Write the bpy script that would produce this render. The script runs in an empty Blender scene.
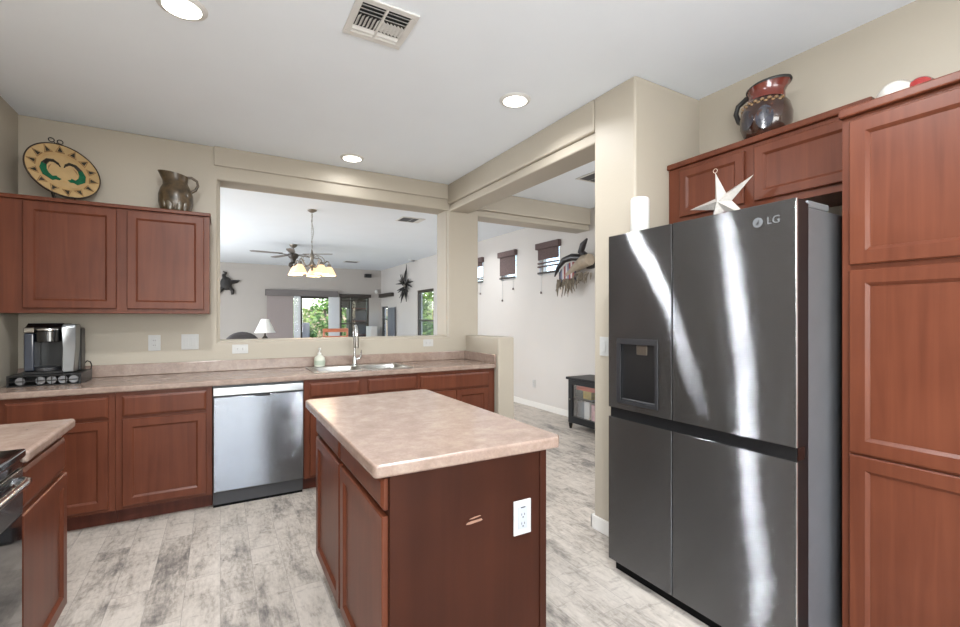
import bpy, bmesh, math, random
from mathutils import Vector, Matrix
PI = math.pi
SC = bpy.context.scene
COL = SC.collection
random.seed(7)

# ------------------------------------------------------------------ camera
cam_d = bpy.data.cameras.new('camera')
cam_d.sensor_width = 36.0
cam_d.lens = 450.0 / 960.0 * 36.0
cam_d.shift_y = 5.0 / 960.0
cam_d.clip_start = 0.05
cam = bpy.data.objects.new('camera', cam_d)
COL.objects.link(cam)
cam.location = (0, 0, 1.35)
cam.rotation_euler = (PI / 2, 0, -math.radians(30))
SC.camera = cam

# ------------------------------------------------------------------ world, sun, large lights, exposure
world = bpy.data.worlds.new('world')
SC.world = world
world.use_nodes = True
wn = world.node_tree.nodes
wn.clear()
wo = wn.new('ShaderNodeOutputWorld')
wb = wn.new('ShaderNodeBackground')
ws = wn.new('ShaderNodeTexSky')
ws.sky_type = 'NISHITA'
ws.sun_disc = False
ws.sun_elevation = math.radians(55)
ws.sun_rotation = math.radians(200)
wb.inputs['Strength'].default_value = 0.8
world.node_tree.links.new(ws.outputs[0], wb.inputs[0])
world.node_tree.links.new(wb.outputs[0], wo.inputs[0])


def area(name, loc, rot, sx, sy, power, col=(1, 1, 1), shape='RECTANGLE', spread=PI):
    d = bpy.data.lights.new(name, 'AREA')
    d.shape = shape
    d.size = sx
    if shape == 'RECTANGLE':
        d.size_y = sy
    d.energy = power
    d.color = col
    d.spread = spread
    o = bpy.data.objects.new(name, d)
    COL.objects.link(o)
    o.location = loc
    o.rotation_euler = rot
    return o


sun_d = bpy.data.lights.new('sun', 'SUN')
sun_d.energy = 3.2
sun_d.angle = math.radians(0.6)
sun_d.color = (1.0, 0.95, 0.88)
sun = bpy.data.objects.new('sun', sun_d)
COL.objects.link(sun)
sun.rotation_euler = (math.radians(38), 0, math.radians(-12))
sun.location = (0, -6, 12)

# daylight area lamps at the kitchen windows; hall and family ones added without windows
area('daylight_kitchen_window', (0.75, -3.12, 1.6), (PI / 2, 0, 0), 2.3, 1.5, 88, (0.95, 0.98, 1.0))
area('daylight_side_window', (-1.19, -1.6, 1.55), (PI / 2, 0, -PI / 2), 1.9, 1.3, 130, (0.90, 0.95, 1.0))
area('family_fill_light', (-2.95, 8.6, 1.5), (PI / 2, 0, -PI / 2), 3.4, 1.7, 240, (0.90, 0.95, 1.0))
area('hall_fill_light', (3.4, -0.42, 1.5), (PI / 2, 0, 0), 1.2, 1.8, 60, (0.95, 0.97, 1.0))

SC.view_settings.view_transform = 'Standard'
SC.view_settings.look = 'None'
SC.view_settings.exposure = 0.3
SC.view_settings.gamma = 1.0
SC.view_settings.use_curve_mapping = False
CAN_W = 17.0


# ------------------------------------------------------------------ materials
def lin(c):
    r = []
    for v in c:
        v /= 255.0
        r.append(v / 12.92 if v <= 0.04045 else ((v + 0.055) / 1.055) ** 2.4)
    return (r[0], r[1], r[2], 1.0)


def nodes(name):
    m = bpy.data.materials.new(name)
    m.use_nodes = True
    t = m.node_tree
    return m, t, t.nodes['Principled BSDF']


def setp(b, **k):
    nm = {'rough': 'Roughness', 'metal': 'Metallic', 'coat': 'Coat Weight', 'coatr': 'Coat Roughness', 'spec': 'Specular IOR Level',
          'trans': 'Transmission Weight', 'ior': 'IOR', 'alpha': 'Alpha', 'aniso': 'Anisotropic', 'anr': 'Anisotropic Rotation',
          'emit': 'Emission Strength', 'sss': 'Subsurface Weight'}
    for a, v in k.items():
        b.inputs[nm[a]].default_value = v


def plain(name, col, rough=0.5, var=0.06, scale=14, bump=0.0, bscale=90, **k):
    """one colour with a little procedural mottling"""
    m, t, b = nodes(name)
    c = lin(col)
    tc = t.nodes.new('ShaderNodeTexCoord')
    n = t.nodes.new('ShaderNodeTexNoise')
    n.inputs['Scale'].default_value = scale
    n.inputs['Detail'].default_value = 4
    t.links.new(tc.outputs['Object'], n.inputs['Vector'])
    r = t.nodes.new('ShaderNodeValToRGB')
    r.color_ramp.elements[0].position = 0.3
    r.color_ramp.elements[1].position = 0.7
    r.color_ramp.elements[0].color = [v * (1 - var) for v in c[:3]] + [1]
    r.color_ramp.elements[1].color = [min(1, v * (1 + var)) for v in c[:3]] + [1]
    t.links.new(n.outputs['Fac'], r.inputs['Fac'])
    t.links.new(r.outputs['Color'], b.inputs['Base Color'])
    setp(b, rough=rough, **k)
    if bump:
        n2 = t.nodes.new('ShaderNodeTexNoise')
        n2.inputs['Scale'].default_value = bscale
        n2.inputs['Detail'].default_value = 3
        t.links.new(tc.outputs['Object'], n2.inputs['Vector'])
        bp = t.nodes.new('ShaderNodeBump')
        bp.inputs['Strength'].default_value = bump
        bp.inputs['Distance'].default_value = 0.004
        t.links.new(n2.outputs['Fac'], bp.inputs['Height'])
        t.links.new(bp.outputs['Normal'], b.inputs['Normal'])
    return m


def wood(name, dark, light, sc=(26, 26, 1.6), rough=0.36, coat=0.02, spec=0.24):
    m, t, b = nodes(name)
    tc = t.nodes.new('ShaderNodeTexCoord')
    mp = t.nodes.new('ShaderNodeMapping')
    mp.inputs['Scale'].default_value = sc
    t.links.new(tc.outputs['Object'], mp.inputs['Vector'])
    n = t.nodes.new('ShaderNodeTexNoise')
    n.inputs['Scale'].default_value = 1.0
    n.inputs['Detail'].default_value = 6
    n.inputs['Distortion'].default_value = 0.6
    t.links.new(mp.outputs[0], n.inputs['Vector'])
    n2 = t.nodes.new('ShaderNodeTexNoise')
    n2.inputs['Scale'].default_value = 3.2
    n2.inputs['Detail'].default_value = 3
    t.links.new(tc.outputs['Object'], n2.inputs['Vector'])
    mx = t.nodes.new('ShaderNodeMath')
    mx.operation = 'MULTIPLY_ADD'
    mx.inputs[1].default_value = 0.6
    t.links.new(n.outputs['Fac'], mx.inputs[0])
    ml = t.nodes.new('ShaderNodeMath')
    ml.operation = 'MULTIPLY'
    ml.inputs[1].default_value = 0.4
    t.links.new(n2.outputs['Fac'], ml.inputs[0])
    t.links.new(ml.outputs[0], mx.inputs[2])
    r = t.nodes.new('ShaderNodeValToRGB')
    r.color_ramp.elements[0].position = 0.36
    r.color_ramp.elements[0].color = lin(dark)
    r.color_ramp.elements[1].position = 0.64
    r.color_ramp.elements[1].color = lin(light)
    t.links.new(mx.outputs[0], r.inputs['Fac'])
    t.links.new(r.outputs['Color'], b.inputs['Base Color'])
    setp(b, rough=rough, coat=coat, coatr=0.3, spec=spec)
    return m


def metal(name, col, rough=0.25):
    m, t, b = nodes(name)
    b.inputs['Base Color'].default_value = lin(col)
    setp(b, metal=1.0, rough=rough)
    return m


def brushed(name, col, rough, groove, wave, wscale=2.0):
    """horizontally brushed sheet: fine grooves tilt the normal up and down, the sheet is slightly wavy"""
    m, t, b = nodes(name)
    L = t.links.new
    b.inputs['Base Color'].default_value = lin(col)
    setp(b, metal=1.0, rough=rough)
    tc = t.nodes.new('ShaderNodeTexCoord')
    n = t.nodes.new('ShaderNodeTexNoise')
    n.inputs['Scale'].default_value = wscale
    n.inputs['Detail'].default_value = 1
    L(tc.outputs['Object'], n.inputs['Vector'])
    bp = t.nodes.new('ShaderNodeBump')
    bp.inputs['Strength'].default_value = wave
    bp.inputs['Distance'].default_value = 0.05
    L(n.outputs['Fac'], bp.inputs['Height'])
    sc = t.nodes.new('ShaderNodeVectorMath')
    sc.operation = 'SCALE'
    sc.inputs['Scale'].default_value = 9137.0
    L(tc.outputs['Object'], sc.inputs[0])
    w = t.nodes.new('ShaderNodeTexWhiteNoise')
    w.noise_dimensions = '3D'
    L(sc.outputs[0], w.inputs['Vector'])
    sp = t.nodes.new('ShaderNodeSeparateColor')
    L(w.outputs['Color'], sp.inputs[0])
    a1 = t.nodes.new('ShaderNodeMath')
    a1.operation = 'ADD'
    L(sp.outputs[0], a1.inputs[0])
    L(sp.outputs[1], a1.inputs[1])
    a2 = t.nodes.new('ShaderNodeMath')
    a2.operation = 'MULTIPLY_ADD'
    a2.inputs[1].default_value = groove
    a2.inputs[2].default_value = -groove
    L(a1.outputs[0], a2.inputs[0])
    cx = t.nodes.new('ShaderNodeCombineXYZ')
    L(a2.outputs[0], cx.inputs['Z'])
    ad = t.nodes.new('ShaderNodeVectorMath')
    ad.operation = 'ADD'
    L(bp.outputs['Normal'], ad.inputs[0])
    L(cx.outputs[0], ad.inputs[1])
    nm = t.nodes.new('ShaderNodeVectorMath')
    nm.operation = 'NORMALIZE'
    L(ad.outputs[0], nm.inputs[0])
    L(nm.outputs[0], b.inputs['Normal'])
    return m


def emitter(name, col, strength):
    m, t, b = nodes(name)
    b.inputs['Base Color'].default_value = lin(col)
    b.inputs['Emission Color'].default_value = lin(col)
    setp(b, emit=strength, rough=0.6)
    return m


def glass_mat(name, tint=(1, 1, 1, 1), refl=0.08):
    m = bpy.data.materials.new(name)
    m.use_nodes = True
    t = m.node_tree
    t.nodes.clear()
    o = t.nodes.new('ShaderNodeOutputMaterial')
    mx = t.nodes.new('ShaderNodeMixShader')
    tr = t.nodes.new('ShaderNodeBsdfTransparent')
    tr.inputs[0].default_value = tint
    gl = t.nodes.new('ShaderNodeBsdfGlossy')
    gl.inputs['Roughness'].default_value = 0.02
    lw = t.nodes.new('ShaderNodeLayerWeight')
    lw.inputs['Blend'].default_value = 0.25
    mu = t.nodes.new('ShaderNodeMath')
    mu.operation = 'MULTIPLY_ADD'
    mu.inputs[1].default_value = 0.5
    mu.inputs[2].default_value = refl * 0.4
    t.links.new(lw.outputs['Fresnel'], mu.inputs[0])
    t.links.new(mu.outputs[0], mx.inputs[0])
    t.links.new(tr.outputs[0], mx.inputs[1])
    t.links.new(gl.outputs[0], mx.inputs[2])
    t.links.new(mx.outputs[0], o.inputs[0])
    return m


def laminate(name):
    m, t, b = nodes(name)
    tc = t.nodes.new('ShaderNodeTexCoord')
    n = t.nodes.new('ShaderNodeTexNoise')
    n.inputs['Scale'].default_value = 13
    n.inputs['Detail'].default_value = 9
    n.inputs['Roughness'].default_value = 0.72
    n.inputs['Distortion'].default_value = 0.15
    t.links.new(tc.outputs['Object'], n.inputs['Vector'])
    r = t.nodes.new('ShaderNodeValToRGB')
    e = r.color_ramp.elements
    e[0].position = 0.32
    e[0].color = lin((130, 112, 99))
    e[1].position = 0.66
    e[1].color = lin((156, 138, 125))
    q = e.new(0.48)
    q.color = lin((143, 122, 110))
    t.links.new(n.outputs['Fac'], r.inputs['Fac'])
    n2 = t.nodes.new('ShaderNodeTexNoise')
    n2.inputs['Scale'].default_value = 120
    n2.inputs['Detail'].default_value = 2
    t.links.new(tc.outputs['Object'], n2.inputs['Vector'])
    mr = t.nodes.new('ShaderNodeMapRange')
    mr.inputs['To Min'].default_value = 0.84
    mr.inputs['To Max'].default_value = 1.12
    t.links.new(n2.outputs['Fac'], mr.inputs['Value'])
    mx = t.nodes.new('ShaderNodeMix')
    mx.data_type = 'RGBA'
    mx.blend_type = 'MULTIPLY'
    mx.inputs[0].default_value = 1.0
    t.links.new(r.outputs['Color'], mx.inputs[6])
    t.links.new(mr.outputs[0], mx.inputs[7])
    t.links.new(mx.outputs[2], b.inputs['Base Color'])
    bp = t.nodes.new('ShaderNodeBump')
    bp.inputs['Strength'].default_value = 0.12
    bp.inputs['Distance'].default_value = 0.002
    t.links.new(n2.outputs['Fac'], bp.inputs['Height'])
    t.links.new(bp.outputs['Normal'], b.inputs['Normal'])
    setp(b, rough=0.24, spec=0.6)
    return m


def floor_mat():
    m, t, b = nodes('washed_plank_floor')
    L = t.links.new
    tc = t.nodes.new('ShaderNodeTexCoord')
    sp = t.nodes.new('ShaderNodeSeparateXYZ')
    L(tc.outputs['Object'], sp.inputs[0])
    cb = t.nodes.new('ShaderNodeCombineXYZ')
    L(sp.outputs['Y'], cb.inputs['X'])
    L(sp.outputs['X'], cb.inputs['Y'])
    br = t.nodes.new('ShaderNodeTexBrick')
    br.offset = 0.37
    br.inputs['Color1'].default_value = (0, 0, 0, 1)
    br.inputs['Color2'].default_value = (1, 1, 1, 1)
    br.inputs['Mortar'].default_value = (0.5, 0.5, 0.5, 1)
    br.inputs['Scale'].default_value = 1.0
    br.inputs['Mortar Size'].default_value = 0.0012
    br.inputs['Brick Width'].default_value = 0.92
    br.inputs['Row Height'].default_value = 0.152
    L(cb.outputs[0], br.inputs['Vector'])
    # every plank samples its own stretch of the noise
    off = t.nodes.new('ShaderNodeVectorMath')
    off.operation = 'SCALE'
    off.inputs['Scale'].default_value = 37.0
    L(br.outputs['Color'], off.inputs[0])
    ad = t.nodes.new('ShaderNodeVectorMath')
    ad.operation = 'ADD'
    L(tc.outputs['Object'], ad.inputs[0])
    L(off.outputs[0], ad.inputs[1])

    def noise(scale, detail, dist=0.0, rough=0.6):
        mp = t.nodes.new('ShaderNodeMapping')
        mp.inputs['Scale'].default_value = scale
        L(ad.outputs[0], mp.inputs['Vector'])
        n = t.nodes.new('ShaderNodeTexNoise')
        n.inputs['Scale'].default_value = 1
        n.inputs['Detail'].default_value = detail
        n.inputs['Distortion'].default_value = dist
        n.inputs['Roughness'].default_value = rough
        L(mp.outputs[0], n.inputs['Vector'])
        return n
    a = noise((13, 3.2, 1), 8, 0.35, 0.72)      # long grain
    g = noise((5.5, 3.4, 1), 5, 0.5, 0.6)       # broad worn patches
    k = noise((8, 30, 1), 5, 0.8, 0.7)         # cross saw marks
    f = noise((70, 22, 1), 4, 0.2)
    r = t.nodes.new('ShaderNodeValToRGB')
    e = r.color_ramp.elements
    e[0].position = 0.37
    e[0].color = lin((112, 107, 103))
    e[1].position = 0.57
    e[1].color = lin((194, 185, 175))
    q = e.new(0.45)
    q.color = lin((160, 152, 143))
    q = e.new(0.49)
    q.color = lin((179, 170, 160))
    sep = t.nodes.new('ShaderNodeSeparateColor')
    L(br.outputs['Color'], sep.inputs[0])

    def madd(x, mul, add):
        n = t.nodes.new('ShaderNodeMath')
        n.operation = 'MULTIPLY_ADD'
        L(x, n.inputs[0])
        n.inputs[1].default_value = mul
        if isinstance(add, float):
            n.inputs[2].default_value = add
        else:
            L(add, n.inputs[2])
        return n.outputs[0]
    v = madd(sep.outputs[0], 0.09, -0.025)
    v = madd(a.outputs['Fac'], 0.42, v)
    v = madd(g.outputs['Fac'], 0.36, v)
    v = madd(f.outputs['Fac'], 0.18, v)
    L(v, r.inputs['Fac'])
    kr = t.nodes.new('ShaderNodeValToRGB')
    kr.color_ramp.elements[0].position = 0.55
    kr.color_ramp.elements[0].color = (1, 1, 1, 1)
    kr.color_ramp.elements[1].position = 0.72
    kr.color_ramp.elements[1].color = (0.55, 0.54, 0.54, 1)
    L(k.outputs['Fac'], kr.inputs['Fac'])
    m1 = t.nodes.new('ShaderNodeMix')
    m1.data_type = 'RGBA'
    m1.blend_type = 'MULTIPLY'
    m1.inputs[0].default_value = 0.8
    L(r.outputs['Color'], m1.inputs[6])
    L(kr.outputs['Color'], m1.inputs[7])
    mr = t.nodes.new('ShaderNodeMapRange')
    mr.inputs['To Min'].default_value = 0.86
    mr.inputs['To Max'].default_value = 1.1
    L(f.outputs['Fac'], mr.inputs['Value'])
    m2 = t.nodes.new('ShaderNodeMix')
    m2.data_type = 'RGBA'
    m2.blend_type = 'MULTIPLY'
    m2.inputs[0].default_value = 1.0
    L(m1.outputs[2], m2.inputs[6])
    L(mr.outputs[0], m2.inputs[7])
    m3 = t.nodes.new('ShaderNodeMix')
    m3.data_type = 'RGBA'
    L(br.outputs['Fac'], m3.inputs[0])
    L(m2.outputs[2], m3.inputs[6])
    m3.inputs[7].default_value = lin((150, 143, 136))
    L(m3.outputs[2], b.inputs['Base Color'])
    setp(b, rough=0.42, spec=0.4)
    bp = t.nodes.new('ShaderNodeBump')
    bp.inputs['Strength'].default_value = 0.15
    bp.inputs['Distance'].default_value = 0.002
    L(f.outputs['Fac'], bp.inputs['Height'])
    L(bp.outputs['Normal'], b.inputs['Normal'])
    return m


M = {}
M['floor'] = floor_mat()
M['ceiling'] = plain('ceiling_paint', (234, 240, 246), 0.75, 0.01, 3, 0.05, 60)
M['wall'] = plain('beige_wall_paint', (171, 162, 147), 0.5, 0.02, 2, 0.12, 70)
M['farwall'] = plain('greige_wall_paint', (172, 166, 160), 0.6, 0.015, 2, 0.1, 70)
M['hallwall'] = plain('offwhite_wall_paint', (196, 191, 186), 0.6, 0.015, 2, 0.1, 70)
M['trim'] = plain('white_trim_paint', (218, 215, 210), 0.35, 0.01)
M['wood'] = wood('cherry_wood', (84, 43, 28), (101, 55, 37))
M['woodend'] = wood('dark_cherry_wood', (50, 24, 15), (60, 30, 19), (18, 18, 1.0), 0.42, 0.0, 0.15)  # darker tone of the cherry for the island box, end and post
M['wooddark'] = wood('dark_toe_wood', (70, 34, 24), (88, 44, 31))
M['lam'] = laminate('mottled_laminate')
M['steel'] = brushed('dark_brushed_steel', (122, 124, 127), 0.08, 1.15, 0.16, 1.6)
M['dwsteel'] = brushed('bright_brushed_steel', (128, 130, 134), 0.14, 0.6, 0.12)
M['dwstrip'] = metal('pale_steel_strip', (225, 227, 228), 0.35)
M['chrome'] = metal('polished_chrome', (205, 205, 205), 0.14)
M['sinksteel'] = metal('satin_sink_steel', (190, 188, 184), 0.28)
M['nickel'] = metal('brushed_nickel', (140, 134, 126), 0.35)
M['black'] = plain('black_plastic', (22, 22, 23), 0.35, 0.1)
M['gloss'] = plain('black_gloss_plastic', (12, 12, 13), 0.08, 0.1, coat=0.6)
M['fridgeside'] = plain('grey_painted_steel', (92, 92, 94), 0.45, 0.04)
M['lightgrey'] = plain('light_grey_plastic', (160, 162, 165), 0.45, 0.03)
M['darkgrey'] = plain('dark_grey_plastic', (58, 58, 60), 0.4, 0.05)
M['hinge'] = plain('hinge_grey', (104, 106, 108), 0.5)
M['blackmatte'] = plain('matt_black', (6, 6, 7), 0.6, 0.1, spec=0.12)
M['plate'] = plain('white_cover_plate', (184, 184, 182), 0.35, 0.01)
M['logo'] = plain('logo_grey', (92, 94, 96), 0.4)
M['dispgrey'] = plain('dispenser_grey', (42, 42, 44), 0.3, 0.05)
M['white'] = plain('white_plastic', (214, 213, 209), 0.35, 0.01)
M['slot'] = plain('socket_slot', (60, 58, 56), 0.5)
M['glass'] = glass_mat('window_glass')
M['smoke'] = glass_mat('cabinet_glass', (0.95, 0.95, 0.95, 1), 0.05)
M['tank'] = plain('blue_grey_tank', (40, 46, 58), 0.12, 0.15, coat=0.6)
M['can'] = emitter('lamp_lens', (255, 250, 240), 9.0)
M['shade'] = emitter('frosted_lamp_glass', (255, 216, 164), 0.85)
M['iron'] = plain('black_iron', (34, 31, 29), 0.5, 0.15)
M['darkframe'] = plain('dark_bronze_frame', (52, 45, 40), 0.4, 0.05)
M['blindgrey'] = plain('grey_blind_fabric', (150, 140, 138), 0.8, 0.04, 40)
M['blinddark'] = plain('dark_grey_valance', (110, 105, 104), 0.7, 0.04)
M['blindlight'] = plain('pale_blind_fabric', (208, 210, 212), 0.7, 0.03, 40)
M['woven'] = plain('brown_woven_shade', (94, 78, 76), 0.85, 0.22, 70)
M['slate'] = plain('slate_grey_panel', (104, 106, 112), 0.6, 0.05)


# ------------------------------------------------------------------ mesh helpers
class MB:
    def __init__(self):
        self.bm = bmesh.new()
        self.mi = 0

    def _f(self, vs):
        try:
            f = self.bm.faces.new(vs)
            f.material_index = self.mi
            return f
        except ValueError:
            return None

    def box(self, x0, x1, y0, y1, z0, z1):
        v = [self.bm.verts.new(p) for p in ((x0, y0, z0), (x1, y0, z0), (x1, y1, z0), (x0, y1, z0), (x0, y0, z1), (x1, y0, z1), (x1, y1, z1), (x0, y1, z1))]
        for q in ((3, 2, 1, 0), (4, 5, 6, 7), (0, 1, 5, 4), (1, 2, 6, 5), (2, 3, 7, 6), (3, 0, 4, 7)):
            self._f([v[i] for i in q])
        return self

    def loops(self, rings, close=True, cap0=True, cap1=True):
        R = [[self.bm.verts.new(p) for p in r] for r in rings]
        n = len(R[0])
        for a, b in zip(R, R[1:]):
            for i in range(n if close else n - 1):
                self._f([a[i], a[(i + 1) % n], b[(i + 1) % n], b[i]])
        if cap0:
            self._f(R[0][::-1])
        if cap1:
            self._f(R[-1])
        return self

    def tube(self, pts, r, n=8, cap=True):
        pts = [Vector(p) for p in pts]
        rs = r if isinstance(r, (list, tuple)) else [r] * len(pts)
        rings = []
        up = None
        for i, p in enumerate(pts):
            d = (pts[min(i + 1, len(pts) - 1)] - pts[max(i - 1, 0)])
            if d.length < 1e-9:
                d = Vector((0, 0, 1))
            d.normalize()
            if up is None:
                up = Vector((0, 0, 1)) if abs(d.z) < 0.9 else Vector((1, 0, 0))
            s = d.cross(up)
            if s.length < 1e-6:
                s = d.cross(Vector((0, 1, 0)))
            s.normalize()
            up = s.cross(d).normalized()
            rings.append([p + (s * math.cos(2 * PI * k / n) + up * math.sin(2 * PI * k / n)) * rs[i] for k in range(n)])
        return self.loops(rings, True, cap, cap)

    def lathe(self, prof, c=(0, 0, 0), n=28, warp=None, cap=True):
        rings = []
        for r, z in prof:
            ring = []
            for k in range(n):
                a = 2 * PI * k / n
                p = Vector((r * math.cos(a), r * math.sin(a), z))
                if warp:
                    p = warp(p, a, r, z)
                ring.append(p + Vector(c))
            rings.append(ring)
        return self.loops(rings, True, cap, cap)

    def ball(self, c, r, n=16, m=10):
        rx, ry, rz = r if isinstance(r, (list, tuple)) else (r, r, r)
        rings = []
        for j in range(m + 1):
            t = -PI / 2 + PI * (0.02 + 0.96 * j / m)
            rings.append([(c[0] + rx * math.cos(t) * math.cos(2 * PI * k / n), c[1] + ry * math.cos(t) * math.sin(2 * PI * k / n), c[2] + rz * math.sin(t)) for k in range(n)])
        return self.loops(rings)

    def prism(self, pts, o, a, b, nrm, d):
        """polygon pts in the (a, b) plane at o, extruded d along nrm"""
        o, a, b, nrm = Vector(o), Vector(a), Vector(b), Vector(nrm)
        r0 = [o + a * p[0] + b * p[1] for p in pts]
        return self.loops([r0, [p + nrm * d for p in r0]])

    def grid_holes(self, fixed, u, z, holes):
        """wall slab: fixed=(axis,lo,hi); u=(lo,hi); z=(lo,hi); holes=[(u0,u1,z0,z1)]"""
        us = sorted({u[0], u[1]} | {h[i] for h in holes for i in (0, 1)})
        zs = sorted({z[0], z[1]} | {h[i] for h in holes for i in (2, 3)})
        for i in range(len(us) - 1):
            for j in range(len(zs) - 1):
                cu, cz = (us[i] + us[i + 1]) / 2, (zs[j] + zs[j + 1]) / 2
                if any(h[0] < cu < h[1] and h[2] < cz < h[3] for h in holes):
                    continue
                if fixed[0] == 'x':
                    self.box(fixed[1], fixed[2], us[i], us[i + 1], zs[j], zs[j + 1])
                else:
                    self.box(us[i], us[i + 1], fixed[1], fixed[2], zs[j], zs[j + 1])
        # weld the cells and drop the faces between them so that the slab is one shell
        bmesh.ops.remove_doubles(self.bm, verts=self.bm.verts[:], dist=1e-5)
        seen = {}
        for f in self.bm.faces:
            seen.setdefault(tuple(sorted(v.index for v in f.verts)), []).append(f)
        self.bm.verts.index_update()
        seen = {}
        for f in self.bm.faces:
            seen.setdefault(tuple(sorted(v.index for v in f.verts)), []).append(f)
        bad = [f for fs in seen.values() if len(fs) > 1 for f in fs]
        if bad:
            bmesh.ops.delete(self.bm, geom=bad, context='FACES')
        bmesh.ops.dissolve_limit(self.bm, angle_limit=0.01, verts=self.bm.verts[:], edges=self.bm.edges[:])
        return self

    def build(self, name, mats, parent=None, bevel=0.0, seg=2, smooth=None, world=True, label=None):
        me = bpy.data.meshes.new(name)
        bmesh.ops.recalc_face_normals(self.bm, faces=self.bm.faces[:])
        self.bm.to_mesh(me)
        self.bm.free()
        if not isinstance(mats, (list, tuple)):
            mats = [mats]
        for q in mats:
            me.materials.append(q)
        o = bpy.data.objects.new(name, me)
        COL.objects.link(o)
        if parent is not None:
            o.parent = parent
            if world:
                r = parent
                off = Vector((0, 0, 0))
                while r is not None:
                    off += Vector(r.location)
                    r = r.parent
                me.transform(Matrix.Translation(-off))
        if smooth is not None:
            for p in me.polygons:
                p.use_smooth = True
            if smooth < 180:
                me.set_sharp_from_angle(angle=math.radians(smooth))
        if bevel:
            md = o.modifiers.new('bevel', 'BEVEL')
            md.width = bevel
            md.segments = seg
            md.limit_method = 'ANGLE'
            md.angle_limit = math.radians(35)
        if label:
            o['label'] = label
        return o


def thing(name, label, cat, loc=(0, 0, 0), rz=0.0, group=None, rot=None):
    o = bpy.data.objects.new(name, None)
    COL.objects.link(o)
    o.empty_display_size = 0.1
    o.location = loc
    o.rotation_euler = rot if rot else (0, 0, rz)
    o['label'] = label
    o['category'] = cat
    if group:
        o['group'] = group
    return o


def tag(o, label, cat, group=None):
    o['label'] = label
    o['category'] = cat
    if group:
        o['group'] = group
    return o


def struct(o):
    o['kind'] = 'structure'
    return o


def sbox(name, mat, *b, bevel=0.0, seg=2):
    return struct(MB().box(*b).build(name, mat, bevel=bevel, seg=seg))


def pbox(name, mat, parent, *b, bevel=0.002, seg=2, label=None, world=True):
    return MB().box(*b).build(name, mat, parent, bevel=bevel, seg=seg, label=label, world=world)


def copy_tree(o, parent=None):
    c = o.copy()
    COL.objects.link(c)
    if parent is not None:
        c.parent = parent
    for ch in list(o.children):
        copy_tree(ch, c)
    return c


# ------------------------------------------------------------------ the room shell
H = 2.77
B = 4.31       # kitchen face of the back wall
FAR = 13.05    # far wall of the family room
HX = 4.14      # long hall wall
struct(MB().box(-3.3, 4.3, -3.35, 13.2, -0.1, 0.0).build('floor', M['floor']))
struct(MB().box(-3.3, 4.3, -3.35, 13.2, H, H + 0.1).build('ceiling', M['ceiling']))
struct(MB().grid_holes(('x', -1.335, -1.215), (-3.2, B), (0, H), [(-2.55, -0.65, 0.9, 2.2)]).build('wall_left', M['wall']))
# back wall: a front skin with a larger hole and a rear core with a smaller one give the stepped reveal
struct(MB().grid_holes(('y', B, B + 0.05), (-1.335, 2.465), (0, H), [(-0.02, 2.105, 1.15, 2.498)]).build('wall_back', M['wall'], bevel=0.012, seg=3))
struct(MB().grid_holes(('y', B + 0.05, B + 0.29), (-3.1, 2.465), (0, H), [(0.0, 2.098, 1.165, 2.51)]).build('wall_back_core', M['wall'], bevel=0.012, seg=3))
struct(MB().box(-0.046, 2.0895, B - 0.02, B - 0.0005, 2.61, H).build('trim_5', M['wall'], bevel=0.008, seg=3))
sbox('wall_pony', M['wall'], 2.305, 2.488, 3.64, B - 0.001, 0, 1.17, bevel=0.014, seg=3)
sbox('wall_niche', M['wall'], 2.09, 2.81, 1.815, 2.148, 0, H, bevel=0.014, seg=3)
sbox('wall_right', M['wall'], 2.69, 2.81, -3.2, 1.815, 0, H)
# dropped beams with a stepped lower edge
struct(MB().box(2.09, 2.37, 2.148, B, 2.562, H).build('trim_1', M['wall'], bevel=0.012, seg=3))
struct(MB().box(2.112, 2.348, 2.148, B, 2.49, 2.562).build('trim_2', M['wall'], bevel=0.012, seg=3))
struct(MB().box(2.37, HX, B, B + 0.29, 2.555, H).build('trim_3', M['wall'], bevel=0.012, seg=3))
struct(MB().box(2.465, HX, B + 0.022, B + 0.268, 2.485, 2.555).build('trim_4', M['wall'], bevel=0.012, seg=3))
HALLW = [(4.93, 5.40, 1.99, 2.43), (6.00, 6.46, 1.99, 2.43), (7.07, 7.53, 1.99, 2.43), (9.25, 10.22, 0.75, 2.03), (12.42, 12.99, 0.6, 1.70)]
struct(MB().grid_holes(('x', HX, HX + 0.14), (-0.55, 13.2), (0, H), HALLW).build('wall_hall', M['hallwall']))
struct(MB().grid_holes(('y', FAR, FAR + 0.15), (-3.1, HX), (0, H), [(1.08, 2.86, 0.0, 2.04), (2.95, 3.78, 0.25, 1.98)]).build('wall_far', M['farwall']))
sbox('wall_family_left', M['hallwall'], -3.2, -3.1, 4.36, 13.2, 0, H)
sbox('wall_hall_end', M['hallwall'], 2.81, HX, -0.65, -0.55, 0, H)
struct(MB().grid_holes(('y', -3.3, -3.2), (-1.335, 2.81), (0, H), [(-0.45, 1.95, 0.8, 2.4)]).build('wall_behind', M['wall']))
# baseboards
sbox('baseboard_hall', M['trim'], HX - 0.014, HX - 0.0005, -0.5, 12.9, 0.0005, 0.088, bevel=0.004)
sbox('baseboard_far', M['trim'], -3.0, 1.05, FAR - 0.014, FAR - 0.0005, 0.0005, 0.088, bevel=0.004)
sbox('baseboard_niche_end', M['trim'], 2.076, 2.0895, 1.83, 2.162, 0.0005, 0.088, bevel=0.004)
sbox('baseboard_niche_side', M['trim'], 2.076, 2.8, 2.1485, 2.162, 0.0005, 0.088, bevel=0.004)
sbox('baseboard_pony', M['trim'], 2.4885, 2.502, 3.63, B - 0.01, 0.0005, 0.088, bevel=0.004)
sbox('baseboard_left', M['trim'], -1.2145, -1.20, 2.61, 3.66, 0.0005, 0.088, bevel=0.004)


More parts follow.
